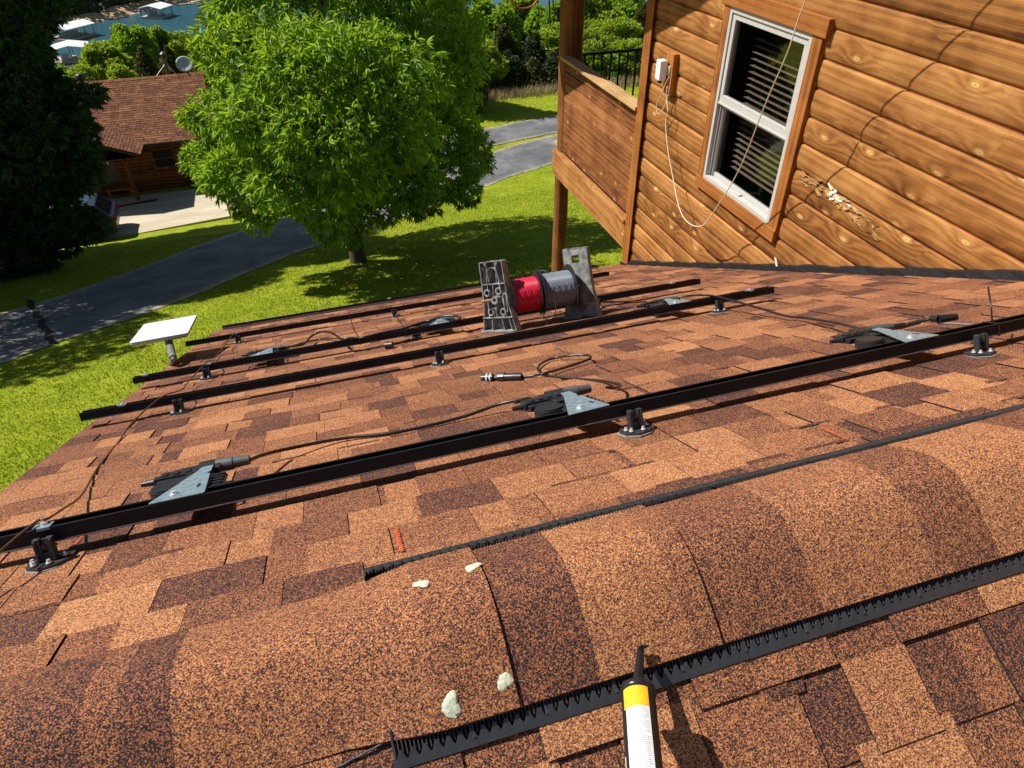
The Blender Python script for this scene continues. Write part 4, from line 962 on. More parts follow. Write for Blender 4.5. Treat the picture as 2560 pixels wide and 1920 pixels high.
# brown ground wire
wp = [(-.735,1.80,.095), (-.80,1.60,.05),(-.87,1.42,.03),(-.97,1.25,.02)]
w1 = spline([RP(-1.02,1.18,.015), RP(-.93,1.32,.03), RP(-.85,1.50,.055), RP(-.765,1.77,.096), RP(-.74,1.80,.096), RP(-.76,1.95,.07), RP(-.80,2.2,.03), RP(-.87,2.6,.01), RP(-.895,2.95,.01), RP(-.885,3.15,.04), RP(-.80,3.33,.092), RP(-.745,3.45,.09), RP(-.775,3.70,.06), RP(-.80,3.95,.05), RP(-.745,4.29,.096), RP(-.74,4.5,.07), RP(-.80,4.85,.03), RP(-.82,5.2,.03), RP(-.80,5.6,.06), RP(-.778,5.95,.096)], 8)
q = MB(); q.tube(w1, .0033, 6); tag(q.build('ground_wire', M_COPPER), 'thin brown bare wire running up the left side of the roof across the rails', 'wire')
# thin black wire from the reel to the right, and the red tail
q = MB(); q.tube(spline([RP(1.36,4.05,.14), RP(1.6,4.1,.075), RP(1.9,4.05,.03), RP(1.62,3.62,.10)]), .005, 6)
tag(q.build('loose_cable', M_CABLE), 'thin black cable trailing right from behind the wire reel', 'cable')
# ------------------------------------------------------------------ wire reel
reel = empty('wire_reel_stand', RP(1.15, 4.05, 0), label='two grey plastic reel stands on a dowel holding red and grey wire on the roof', cat='reel stand')
wd_ = Vector((.161,-.22,0)).normalized()      # stand width direction in roof (x,s)
ax_ = Vector((.81,.586,0))                    # axle direction
def RW3(v): return Vector((v.x,0,0)) + EV*v.y + NV*v.z
def basis(c, a, b):   # local x along a, y up, z along b
    X = RW3(a).normalized(); Yv = NV.copy(); Z = X.cross(Yv); M = Matrix((X, Yv, Z)).transposed().to_4x4(); M.translation = c; return M
stand_outline = [(-.135,0),(-.118,.06),(-.098,.16),(-.092,.26),(-.088,.415),(-.055,.417),(-.045,.395),(-.03,.417),(.03,.417),(.045,.395),(.055,.417),(.088,.415),(.092,.26),(.098,.16),(.118,.06),(.135,0)]
def stand(cx, cs, ribs, hole_up=True, sc=1.0):
    M = basis(RP(cx, cs, .008), wd_, ax_)
    q = MB(); th = .006
    out = [(a*.97*sc, b) for a, b in stand_outline]
    # web with a handle hole: left and right halves round the hole
    hx0, hx1, hy0, hy1 = -.028, .028, .33, .375
    def poly(pts, z0, z1): q.prism(pts, z0, z1, M=M)
    poly([(a,b) for a,b in [(-.131*sc,0),(.131*sc,0),(.114*sc,.06),(.095*sc,.16),(.089*sc,.26),(.087*sc,hy0),(-.087*sc,hy0),(-.089*sc,.26),(-.095*sc,.16),(-.114*sc,.06)]], -th, 0)
    poly([(-.087*sc,hy0),(hx0,hy0),(hx0,hy1),(-.087*sc,hy1)], -th, 0); poly([(hx1,hy0),(.087*sc,hy0),(.087*sc,hy1),(hx1,hy1)], -th, 0)
    poly([(-.087*sc,hy1),(.087*sc,hy1),(.085*sc,.415),(.05,.417),(.04,.400),(.03,.417),(-.03,.417),(-.04,.400),(-.05,.417),(-.085*sc,.415)], -th, 0)
    def rib(x0, y0, x1, y1, w_=.005, d=.045):
        a = Vector((x0,y0)); b = Vector((x1,y1)); t = (b-a).normalized(); nn = Vector((-t.y,t.x))*w_/2
        q.prism([tuple(a-nn),tuple(b-nn),tuple(b+nn),tuple(a+nn)], 0, d, M=M)
    if ribs:
        D = .045
        for a, b in zip(out, out[1:]): rib(*a, *b)
        rib(-.09,.285,.09,.285); rib(-.115,.085,.115,.085,.006,.05); rib(-.033,.40,-.048,.285); rib(.033,.40,.05,.285); rib(-.07,.40,-.085,.3,.004,.03)
        rib(-.045,.085,-.055,0); rib(.03,.085,.04,0); rib(.085,.085,.10,0); rib(-.005,.285,-.01,.22); rib(.045,.285,.05,.25); rib(-.045,.285,-.05,.25)
        rib(-.06,.2,-.065,.085); rib(0,.185,-.005,.085); rib(.055,.2,.07,.085); rib(-.03,.085,.0,.16)
        for cx_, cy_ in ((-.055,.235),(.035,.242),(-.045,.118),(.05,.118)): 
            q.ring(M @ Vector((cx_,cy_,0)), M.to_3x3() @ Vector((0,0,1)), .022, .015, .05, 22)
        q.ring(M @ Vector((0,.19,0)), M.to_3x3() @ Vector((0,0,1)), .025, .013, .055, 22)
        rib(.062,.215,.062,.13,.005); rib(.085,.215,.085,.13,.005); rib(.062,.215,.073,.23,.005); rib(.085,.215,.073,.23,.005); rib(.062,.13,.073,.115,.005); rib(.085,.13,.073,.115,.005)
        for a in range(8):
            t0 = math.pi*a/8; t1 = math.pi*(a+1)/8; rib(.034*math.cos(t0), .352+.03*math.sin(t0), .034*math.cos(t1), .352+.03*math.sin(t1), .004)
        rib(-.034,.352,-.03,.30,.004); rib(.034,.352,.03,.30,.004)
    else:
        D = .03
        for a, b in zip(out, out[1:]): rib(*a, *b, .005, -.03)
    o = world_child(q.build('stand', M_STAND, bevel=.0008), reel)
    q = MB()
    for (xa, xb) in ((-.13, .0),(.0,.13)): q.prism([(xa,-.0),(xb,0),(xb,.008),(xa,.008)], .001, .075 if ribs else .02, M=M)
    if not ribs: q.prism([(-.13,0),(.13,0),(.13,.008),(-.13,.008)], -.001, -.0, M=M); q.prism([(-.12,0),(.03,0),(.03,.01),(-.12,.01)], .02, .085, M=M)
    world_child(q.build('foot', M_STAND, bevel=.001), reel)
    return M
c1 = (.975, 4.06); c2 = (1.475, 4.055)
# stands face the axle, which runs from one to the other
axd = Vector((c2[0]-c1[0], c2[1]-c1[1], 0)).normalized()
M1 = stand(*c1, True)
M2 = stand(*c2, False)
# make sure which local side is outward: local z points along X x N
dir1 = (M1.to_3x3() @ Vector((0,0,1)))
a1 = M1 @ Vector((0,.19,0)); a2 = M2 @ Vector((0,.19,0)); axw = (a2-a1).normalized(); span = (a2-a1).length
q = MB(); q.tube([a1-axw*.115, a2+axw*.03], .0085, 12); world_child(q.build('dowel', M_DOWEL), reel)
def spool(t0, t1, rw, rf, mat, lab, name, fl=(1,1), tail=None):
    e = empty(name, a1+axw*t0, label=lab, cat='wire spool')
    q = MB()
    if fl[0]: q.ring(a1+axw*t0, axw, rf, .016, .005, 40)
    if fl[1]: q.ring(a1+axw*(t1-.005), axw, rf, .016, .005, 40)
    q.ring(a1+axw*(t0+.004), axw, .045, .016, t1-t0-.008, 24)
    world_child(q.build('flange', M_BLKPL), e)
    # one long winding, layered
    up = NV; sd = axw.cross(up).normalized(); up = sd.cross(axw); pts = []; wr = .0041
    turns = int((t1-t0-.014)/(wr*2.02)); 
    for k in range(turns*20+1):
        an = 2*math.pi*k/20; tt = t0+.007+(t1-t0-.014)*k/(turns*20); r = rw+.0012*math.sin(k*.07)
        pts.append(a1+axw*tt + sd*math.cos(an)*r + up*math.sin(an)*r)
    q = MB(); q.tube(pts, wr, 6); q.ring(a1+axw*(t0+.006), axw, rw-.001, .046, t1-t0-.012, 36)
    if tail: q.tube(spline(tail, 8), wr, 6)
    world_child(q.build('wire', mat), e); return e
flg = .135
spool(.065, span*.47, .098, .122, M_RED, 'red wire wound on the left spool of the reel stand', 'wire_spool', (1,1), [RP(*pr(1262,805,.06)), RP(*pr(1230,803,.02)), RP(*pr(1205,793,.02)), RP(*pr(1192,781,.04))])
loop_c = a1+axw*(span*.60)
dnv = -(NV*.9)
spool(span*.49, span*.90, .103, .140, M_GREY, 'grey wire wound on the right spool of the reel stand', 'wire_spool', (1,1), None)
q = MB()
side = axw.cross(NV).normalized()
tow = -EV
q.tube(spline([loop_c+tow*.10+NV*.03, loop_c+tow*.112-NV*.03, loop_c+tow*.118-NV*.10, loop_c+tow*.10-NV*.15-axw*.02, loop_c+tow*.09-NV*.155-axw*.06, loop_c+tow*.105-NV*.12-axw*.08], 8), .0033, 6)
q.tube(spline([loop_c+NV*.10-axw*.06, loop_c+NV*.125-axw*.04, loop_c+NV*.122, loop_c+NV*.104+axw*.02], 6), .0033, 6)
q.tube(spline([loop_c+tow*.1-NV*.14-axw*.07, loop_c+tow*.09-NV*.17-axw*.06, loop_c+tow*.08-NV*.195-axw*.05], 6), .0033, 6)
tag(q.build('wire_end', M_GREY), 'loose grey wire loops hanging off the right spool', 'wire')
# ------------------------------------------------------------------ flat panel antenna at the rake
ant = empty('flat_antenna', RP(-1.18, 5.2, 0), label='flat white rectangular satellite antenna on a bent arm at the left roof edge', cat='antenna')
kk = 4.75
rc = ray(300+145/6.506, 760+640/6.506); rd = ray(300+1100/6.506, 760+470/6.506); rb = ray(300+395/6.506, 760+325/6.506); ra = ray(300+1250/6.506, 760+175/6.506)
Ms = np.array([list(ra), [-v for v in rb], [-v for v in rd]]).T; sol = np.linalg.solve(Ms, -np.array(list(rc)))
Cp, Ap, Bp, Dp_ = rc*kk, ra*kk*sol[0], rb*kk*sol[1], rd*kk*sol[2]
nn_ = (Dp_-Cp).cross(Bp-Cp).normalized(); 
if nn_.z < 0: nn_ = -nn_
ctr = (Ap+Bp+Cp+Dp_)/4
def rr_poly(P4, off, shrink, cr=.02):
    out = []
    for i in range(4):
        p = P4[i]; a = P4[i-1]; b = P4[(i+1) % 4]; c = ctr
        p = c+(p-c)*shrink
        da = (P4[i-1]-P4[i]).normalized(); db_ = (P4[(i+1)%4]-P4[i]).normalized()
        for k in range(5):
            t = k/4; out.append(p + da*cr*(1-t)**1.6 + db_*cr*t**1.6 + nn_*off)
    return out
q = MB(); Pq = [Cp, Dp_, Ap, Bp]
t_ = rr_poly(Pq, 0, 1.0); b1 = rr_poly(Pq, -.016, 1.0); b2 = rr_poly(Pq, -.034, .90); m = len(t_)
q.add(t_, [tuple(range(m))]); 
world_child(q.build('face', simple('white_antenna_face', (.60,.62,.72), .45, 0, .01)), ant)
q = MB(); tt_ = [p-nn_*.0005 for p in t_]; q.add(tt_+b1+b2, [(i,(i+1)%m,m+(i+1)%m,m+i) for i in range(m)]+[(m+i,m+(i+1)%m,2*m+(i+1)%m,2*m+i) for i in range(m)]); q.add(b2, [tuple(range(m-1,-1,-1))])
world_child(q.build('back_shell', simple('antenna_back', (.42,.43,.45), .5)), ant)
el = at_y(300+865/6.5, 760+880/6.5, RP(-1.2,5.05,.02).y); top_ = ctr-nn_*.034; wl_ = RP(-1.155, 5.15, -.02)
elb = Vector((-1.27, el.y, el.z)) if False else el
q = MB(); q.tube([top_, top_.lerp(elb, .55), elb], [.028,.026,.024], 12); world_child(q.build('mast', M_GREYMET), ant)
q = MB(); foot = RP(-1.15, 5.28, .01)
for dx in (-.018, .018):
    p0 = elb+Vector((0,dx,0)); q.tube([p0, foot+Vector((0,dx,0))], .017, 8)
q.tube([elb-Vector((0,.03,0)), elb+Vector((0,.03,0))], .014, 10)
world_child(q.build('arm', M_GREYMET), ant)
# ------------------------------------------------------------------ sealant blobs, chalk marks
def blob(pos, nrm, r, lab, seed):
    random.seed(seed); e1 = Vector((1,0,0)); e2 = nrm.cross(e1); q = MB(); m = 22; vs = [pos+nrm*(r*.11)]
    for ring_, (f, h) in enumerate(((.35,.12),(.7,.07),(1,.01),(1.05,-.03))):
        for k in range(m):
            an = 2*math.pi*k/m; rr = r*f*(1+.18*math.sin(2*an+seed)+.12*math.sin(3*an+seed*2)+(.35*max(0,math.cos(an-seed))**9))
            vs.append(pos+e1*math.cos(an)*rr*random.uniform(.9,1.1)+e2*math.sin(an)*rr*1.05*random.uniform(.9,1.1)+nrm*r*(h+random.uniform(-.02,.02)))
    fs = [(0,1+k,1+(k+1)%m) for k in range(m)]+[(1+j*m+k,1+(j+1)*m+k,1+(j+1)*m+(k+1)%m,1+j*m+(k+1)%m) for j in range(3) for k in range(m)]
    q.add(vs, fs, 0, True); return tag(q.build('sealant_blob', M_SEAL), lab, 'sealant', 'pale sealant blobs on the ridge cap')
def cap_hit(px, py):
    best = None
    for xx in np.linspace(-.3, .6, 91):
        for u in np.linspace(-1, 1, 81):
            p = cap_prof(xx, u, .0075); z = p.dot(_f); X = 1280+FPX*p.dot(_r)/z; Y = 960-FPX*p.dot(_u)/z; d = (X-px)**2+(Y-py)**2
            if best is None or d < best[0]: best = (d, p, xx, u)
    _, p, xx, u = best; a = cap_prof(xx+.01, u, .0075)-p; b = cap_prof(xx, min(1,u+.05), .0075)-cap_prof(xx, max(-1,u-.05), .0075); n_ = a.cross(b).normalized(); n_ = n_ if n_.z > 0 else -n_
    return p, n_
st_ = random.getstate()
for px, py, r, lab, sd_ in ((1130,1762,.0145,'largest pale sealant blob, lowest of the four near the ridge vent',5.4),(1260,1705,.0115,'pale sealant blob with a small drip right of the largest one',1.1),(1053,1460,.0115,'oval pale sealant blob at the upper left, beside the far vent strip',3),(1178,1418,.0115,'smeared pale sealant blob at the upper right close to the far vent strip',.5)):
    p, n_ = cap_hit(px, py); blob(p, n_, r, lab, sd_)
random.setstate(st_)
M_CHALK = simple('red_crayon', (.62,.09,.03), .9, 0, .5, 320)
for (xa, ya, xb, yb), lab in (((990,1318,1003,1378),'short red crayon stroke on a tan shingle above the far vent strip'),((205,1340,180,1368),'red crayon stroke beside the closest roof mount'),((2052,1068,2118,1097),'faint red crayon stroke on the shingles below the nearest rail at right')):
    a = RP(*roof(xa,ya,.011), .0108); b = RP(*roof(xb,yb,.011), .0108); t = (b-a).normalized(); nn = t.cross(NV)*.006; q = MB()
    for i in range(14):
        u = i/14; q.add([a.lerp(b,u)-nn*random.uniform(.4,1), a.lerp(b,u+.045)-nn*random.uniform(.3,1), a.lerp(b,u+.045)+nn*random.uniform(.3,1), a.lerp(b,u)+nn*random.uniform(.3,1)], [(0,1,2,3)])
    tag(q.build('crayon_mark', M_CHALK), lab, 'mark')
# ------------------------------------------------------------------ sealant tube in the foreground
tubeo = empty('sealant_cartridge', (0,0,0), label='black sealant cartridge with a yellow and white label pointing up at the bottom edge', cat='cartridge')
P1 = ray(1594,1722)*1.085; P0 = ray(1616,1985)*.93
tipc, _n = cap_hit(1592, 1622); TIP = tipc+_n*.008
axv = (P1-P0).normalized(); tubeo.location = P0
RT = .0258
q = MB(); q.tube([P0-axv*.02, P1-axv*.014, P1-axv*.0139, P1-axv*.003, P1], [RT,RT,RT*1.06,RT*1.06,RT*.92], 40); 
world_child(q.build('barrel', simple('smoky_black_plastic', (.02,.02,.022), .22, 0, .3, 14)), tubeo)
q = MB(); q.tube([P1-axv*.001, P1+(TIP-P1)*.08, P1+(TIP-P1)*.55, TIP, TIP+(TIP-P1).normalized()*.001], [.0125,.0088,.0072,.0058,.004], 18); world_child(q.build('nozzle', simple('black_nozzle', (.012,.012,.013), .3)), tubeo)
q = MB(); random.seed(3)
for i in range(5):
    c = TIP+Vector((-.004+.003*i, random.uniform(-.003,.003), .003+random.uniform(0,.003))); q.tube([c-Vector((.003,0,0)), c, c+Vector((.003,0,0.001))], [.001,.0032,.001], 8)
world_child(q.build('wet_sealant', simple('wet_black_sealant', (.01,.01,.011), .05)), tubeo)
toC = -(P0+P1)/2; toC = (toC-axv*toC.dot(axv)).normalized(); sdv = axv.cross(toC).normalized()
def patch(a0, a1, t0, t1, rr, name, mat, nA=16, nT=2):
    q = MB(); vs = []
    for i in range(nT+1):
        c = P0.lerp(P1, t0+(t1-t0)*i/nT)
        for k in range(nA+1):
            an = a0+(a1-a0)*k/nA; vs.append(c+toC*math.cos(an)*rr-sdv*math.sin(an)*rr*-1)
    q.add(vs, [(i*(nA+1)+k,(i+1)*(nA+1)+k,(i+1)*(nA+1)+k+1,i*(nA+1)+k+1) for i in range(nT) for k in range(nA)], 0, True)
    return world_child(q.build(name, mat), tubeo)
TL = (P1-P0).length
sgn = 1 if _r.dot(sdv) > 0 else -1
def A(a): return a
ylo, yhi = 1-.083/TL*.62*1.0, 1-.0155/TL
ylo = 1-.052/TL
patch(-1.0, .62, ylo, yhi, RT*1.004, 'yellow_label', simple('yellow_label', (.85,.46,.02), .4, 0, .02))
patch(-.84, .62, -.1, ylo, RT*1.006, 'white_label', simple('white_label', (.78,.78,.80), .45, 0, .02))
patch(-1.32, -1.16, -.1, ylo-.42, RT*1.004, 'cream_streak', simple('cream_streak', (.62,.58,.46), .5))
# small print: rows of fine grey dashes, and two thin rules on the yellow band
q = MB()
random.seed(12)
def arcq(a0, a1, t, dt, rr):
    vs = []
    for tt2 in (t, t+dt):
        c = P0.lerp(P1, tt2)
        for k in range(3):
            an = a0+(a1-a0)*k/2; vs.append(c+toC*math.cos(an)*rr+sdv*math.sin(an)*rr)
    q.add(vs, [(0,3,4,1),(1,4,5,2)])
t = ylo-.012
row = 0
while t > -.08:
    row += 1
    if row % 17 == 16: t -= .012; continue
    for (c0, c1) in ((-.72,-.12),(-.06,.5)):
        a = c0; end = c1-random.choice([0,0,.05,.15])
        while a < end:
            b_ = min(end, a+random.uniform(.03,.11)); arcq(a, b_, t, .0011/TL, RT*1.011); a = b_+.02
    t -= .0030/TL
world_child(q.build('small_print', simple('print_grey', (.22,.22,.24), .6)), tubeo)
q = MB(); arcq(-.8,-.1,ylo+.014,.0008/TL,RT*1.009); arcq(-.1,.45,ylo+.014,.0008/TL,RT*1.009); arcq(-.7,.35,ylo+.0075,.0008/TL,RT*1.009); world_child(q.build('label_rule', simple('rule_brown', (.35,.16,.02), .6)), tubeo)
random.seed(99)
exec_part2 = True
# ------------------------------------------------------------------ cabin below
FZ = -14.08
cb = empty('cabin', (-8.5, 41, FZ), label='small log cabin with a brown shingle roof below by the lake', cat='cabin')
M_LOGC = m_wood('cabin_log_wood', (.035,.012,.004), (.15,.048,.012), (.26,.10,.028), along='X', gs=.4)
q = MB()
PROFC = [(0,.0),(.03,.05),(.09,.085),(.15,.05),(.18,.0)]
def cabin_logs(q, x0, x1, y, holes):
    for k in range(14):
        za = FZ+.18*k; sp = [(x0,x1)]
        for hx0, hx1, hz0, hz1 in holes:
            if za+.09 > hz0 and za+.09 < hz1:
                sp = [(a,b) for s0,s1 in sp for a,b in ((s0,min(s1,hx0)),(max(s0,hx1),s1)) if b-a > .05]
        for a, b in sp:
            vs = [(xx, y-dx, za+dz) for xx in (a,b) for dz, dx in PROFC]; m = len(PROFC); q.add(vs, [(j,m+j,m+j+1,j+1) for j in range(m-1)], random.random(), True)
DOOR = (-9.72, -8.80, FZ, -12.0); WIN = (-6.98, -6.06, -12.95, -12.11)
cabin_logs(q, -14.2, -4.3, 37.8, [DOOR, WIN])
q.box(-14.2,-4.3,37.8,37.85,FZ-.3,-11.5,.4); q.box(-4.35,-4.25,37.8,44.4,FZ-2,-11.5,.3); q.box(-14.2,-14.1,37.8,44.4,FZ-2,-11.5,.3); q.box(-14.2,-4.3,44.3,44.4,FZ-3,-11.5,.3)
q.add([(-4.3,37.8,-11.5),(-4.3,44.4,-11.5),(-4.3,41.1,-9.65)],[(0,1,2)],.2)
world_child(q.build('wall', M_LOGC), cb)
q = MB(); q.box(DOOR[0],DOOR[1],37.76,37.79,FZ,-12.0,.2); dr = world_child(q.build('door', simple('brown_door', (.045,.022,.013), .5)), cb)
q = MB(); q.box(DOOR[0]+.62,DOOR[0]+.68,37.745,37.758,-12.55,-12.45); world_child(q.build('door_knocker', M_WHITE), cb)
q = MB()
for a in (DOOR[0]-.09, DOOR[1]): q.box(a,a+.09,37.70,37.80,FZ,-11.95,.6)
q.box(DOOR[0]-.09,DOOR[1]+.09,37.70,37.80,-11.97,-11.86,.6); world_child(q.build('door_frame', M_LOGC), cb)
q = MB(); q.box(WIN[0],WIN[1],37.745,37.755,WIN[2],WIN[3]); world_child(q.build('window_pane', simple('dark_pane', (.012,.011,.012), .5, 0, .1, 5, 0, .15)), cb)
q = MB()
for a in (WIN[0]-.08, WIN[1]): q.box(a,a+.08,37.68,37.80,WIN[2]-.08,WIN[3]+.08,.5)
q.box(WIN[0],WIN[1],37.68,37.80,WIN[3],WIN[3]+.08,.5); q.box(WIN[0],WIN[1],37.68,37.80,WIN[2]-.08,WIN[2],.5); q.box(WIN[0],WIN[1],37.70,37.742,(WIN[2]+WIN[3])/2-.02,(WIN[2]+WIN[3])/2+.02,.1)
world_child(q.build('window_frame', M_LOGC), cb)
# roof shingles as courses with coloured tabs
M_SHC = m_shingle('cabin_shingles', .12, .62)
def plane_tabs(q, P, L, x0, x1, exp_=.145):
    k = 0; s = 0
    while s < L:
        x = x0(s); xe = x1(s)
        while x < xe:
            w_ = min(random.uniform(.14,.4), xe-x); t = random.choice([.25,.35,.42,.48,.55,.62,.78])
            q.add([P(x,s,.0),P(x+w_,s,.0),P(x+w_,min(L,s+exp_),.012),P(x,min(L,s+exp_),.012),P(x,min(L,s+exp_),-.01),P(x+w_,min(L,s+exp_),-.01)],[(0,3,2,1),(3,4,5,2)],t); x += w_
        s += exp_
RZ, RY, EY = -9.52, 41.0, 37.15; slp = (RZ+11.6)/(RY-EY); LL_ = math.hypot(RY-EY, RZ+11.6); cy_, cz_ = (RY-EY)/LL_, (RZ+11.6)/LL_
def CP(x,s,h): return Vector((x, RY-cy_*s, RZ-cz_*s)) + Vector((0,-cz_,cy_))*h
def CPb(x,s,h): return Vector((x, RY+cy_*s, RZ-cz_*s)) + Vector((0,cz_,cy_))*h
q = MB(); plane_tabs(q, CP, LL_, lambda s: -15, lambda s: -3.95)
q.add([CPb(-15,0,0),CPb(-3.95,0,0),CPb(-3.95,LL_,0),CPb(-15,LL_,0)],[(0,1,2,3)],.5)
q.add([CP(-15,0,-.02),CP(-3.95,0,-.02),CP(-3.95,LL_,-.02),CP(-15,LL_,-.02),CP(-15,0,-.14),CP(-3.95,0,-.14),CP(-3.95,LL_,-.14),CP(-15,LL_,-.14)],[(4,5,6,7),(1,2,6,5),(3,7,6,2)],.1)
for i in range(60):
    x = -15+.184*i; q.add([CP(x,.16,.02),CP(x+.18,.16,.02),CP(x+.18,0,.035),CP(x,0,.035)],[(0,1,2,3)],random.choice([.6,.75,.85]))
# porch gable
PRX, PRZ, PFY = -9.0, -10.84, 35.75
def GP(x, y, sgn_=1): return PRZ - .405*abs(x-PRX)
GW = 1.9
for sd_ in (1, -1):
    k = 0; wd = GW; nn = 14
    for i in range(nn):
        a, b = GW*i/nn, GW*(i+1)/nn; za, zb = PRZ-.405*a, PRZ-.405*b
        yb = lambda z: EY + (z+11.6)/slp + .25
        y = PFY
        while y < yb(za):
            w_ = min(random.uniform(.14,.35), yb(za)-y+.001); t = random.choice([.2,.3,.4,.5,.6]); xa, xb = PRX+sd_*a, PRX+sd_*b
            q.add([(xa,y,za+.02),(xa,y+w_,za+.02),(xb,y+w_,zb+.034),(xb,y,zb+.034),(xb,y,zb+.01),(xb,y+w_,zb+.01)],[(0,1,2,3),(3,2,5,4)],t); y += w_
for i in range(12): q.add([(PRX-.13,PFY+.2*i,PRZ-.02),(PRX+.13,PFY+.2*i,PRZ-.02),(PRX+.13,PFY+.2*i+.19,PRZ-.02),(PRX-.13,PFY+.2*i+.19,PRZ-.02),(PRX,PFY+.2*i,PRZ+.045),(PRX,PFY+.2*i+.19,PRZ+.045)],[(0,4,5,3),(4,1,2,5)],.8)
rf = world_child(q.build('roof', M_SHC), cb)
q = MB()
q.add([(PRX,PFY,PRZ),(PRX+GW,PFY,PRZ-.405*GW),(PRX+GW,PFY,PRZ-.405*GW-.16),(PRX,PFY,PRZ-.16),(PRX-GW,PFY,PRZ-.405*GW),(PRX-GW,PFY,PRZ-.405*GW-.16)],[(0,3,2,1),(0,4,5,3)])
q.box(PRX+GW-.03,PRX+GW+.01,PFY,EY+.1,-11.78,-11.62); q.box(PRX+GW+.05,-3.95,EY-.03,EY,-11.76,-11.60); q.box(-3.98,-3.93,EY,RY,-11.9,-11.7)
for i in range(12): q.box(PRX-1.8+.3*i,PRX-1.72+.3*i,PFY+.1,37.7,-11.75,-11.66)
world_child(q.build('fascia', simple('dark_brown_fascia', (.03,.016,.01), .6)), cb)
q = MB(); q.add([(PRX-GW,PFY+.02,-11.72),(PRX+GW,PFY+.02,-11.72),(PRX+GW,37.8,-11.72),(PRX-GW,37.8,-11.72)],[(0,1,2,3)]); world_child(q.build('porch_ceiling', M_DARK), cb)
for x, y in ((-10.45,36.9),(-8.02,36.45)):
    q = MB(); q.tube([(x,y,FZ),(x,y,-12.7),(x,y,-11.7)], [.09,.08,.08], 10, .7); world_child(q.build('porch_post', M_LOGC), cb)
q = MB()
for i in range(26): q.tube([(-9.25+.085*i,35.75+.04*i*.35,FZ),(-9.25+.085*i,35.75+.04*i*.35,FZ+.17)], .05, 8, random.random())
world_child(q.build('log_edging', M_LOGC), cb)
q = MB(); q.box(-9.5,-8.3,37.1,37.45,FZ+.42,FZ+.47,.5)
for x in (-9.4,-8.4): q.box(x,x+.08,37.15,37.4,FZ,FZ+.42,.5)
bench = empty('porch_bench', (-8.9,37.3,FZ), label='low dark bench in front of the cabin door', cat='bench'); world_child(q.build('seat', M_TRIM), bench)
# roof fittings of the cabin
pv = at_y(212,222,40.6)
q = MB(); q.cyl((pv.x,40.5,RZ-.25),(0,0,1),.11,.11,.5,14); q.tube([(pv.x,40.5,RZ+.2),(pv.x,40.5,RZ+.28),(pv.x,40.5,RZ+.42),(pv.x,40.5,RZ+.52)],[.12,.24,.24,.1],16); world_child(q.build('roof_vent', M_BLKPL), cb)
sp_ = at_y(420,187,41.6); tp_ = at_y(410,142,41.6)
stove = empty('stove_pipe', (sp_.x,41.6,RZ-.4), label='tall dark stove pipe with a cap behind the cabin ridge', cat='chimney pipe')
q = MB(); q.tube([(sp_.x,41.6,RZ-.4),(tp_.x,41.6,tp_.z)], .085, 14); world_child(q.build('pipe', simple('weathered_pipe', (.14,.10,.08), .5, .4)), stove)
q = MB(); q.cyl((tp_.x,41.6,tp_.z),(0,0,1),.15,.15,.16,16); q.cyl((tp_.x,41.6,tp_.z+.16),(0,0,1),.19,.05,.09,16); world_child(q.build('cap', M_BLKPL), stove)
q = MB()
for dx, dy in ((-.55,-.3),(.45,-.3),(.1,.6)): q.tube([(tp_.x,41.6,RZ+.45),(sp_.x+dx,41.6+dy,RZ-.1)], .015, 6)
world_child(q.build('brace', M_STEEL), stove)
dp = at_y(461,160,41.4)
sat = empty('satellite_dish', (dp.x+.05,41.4,RZ), label='round grey satellite dish standing on the cabin ridge', cat='satellite dish')
q = MB(); fv = Vector((-.1,-.88,.42)).normalized(); up = Vector((0,0,1)); a_ = fv.cross(up).normalized(); b_ = a_.cross(fv); vs = [dp-fv*.06]
for j in range(1,6):
    for k in range(28):
        an = 2*math.pi*k/28; r_ = j/5; vs.append(dp + a_*math.cos(an)*.43*r_ + b_*math.sin(an)*.38*r_ - fv*.06*(1-r_*r_))
fs = [(0,1+k,1+(k+1)%28) for k in range(28)]+[(1+j*28+k,1+(j+1)*28+k,1+(j+1)*28+(k+1)%28,1+j*28+(k+1)%28) for j in range(4) for k in range(28)]
q.add(vs, fs, 0, True); o = world_child(q.build('reflector', simple('pale_grey_dish', (.5,.52,.56), .5)), sat); md = o.modifiers.new('thick','SOLIDIFY'); md.thickness = .02
q = MB(); q.tube([dp-fv*.08, dp-fv*.15-up*.3, (dp.x+.05,41.4,RZ)], .03, 8); q.tube([dp-b_*.36, dp+fv*.35-b_*.30], .015, 6); q.cyl(dp+fv*.33-b_*.31, -fv+b_*.4, .035,.045,.1,10); world_child(q.build('mount_arm', M_GREYMET), sat)
# ------------------------------------------------------------------ parked car
PW = at_z(246,606,cz); FW = at_z(78,640,cz)
cdv = Vector((FW.x-PW.x, FW.y-PW.y, 0)); 
car_o = Vector((PW.x, PW.y, cz)); fwd = Vector((-1,-.06,0)).normalized(); lft = Vector((0,0,1)).cross(fwd)   # nose towards -X
far = -Vector((0,0,1)).cross(fwd)
car = empty('parked_car', car_o, label='grey blue estate car parked on the concrete under the dark tree', cat='car')
def CM(l, w_, z): return car_o + fwd*l + Vector((-fwd.y, fwd.x, 0))*(-w_) + Vector((0,0,z))
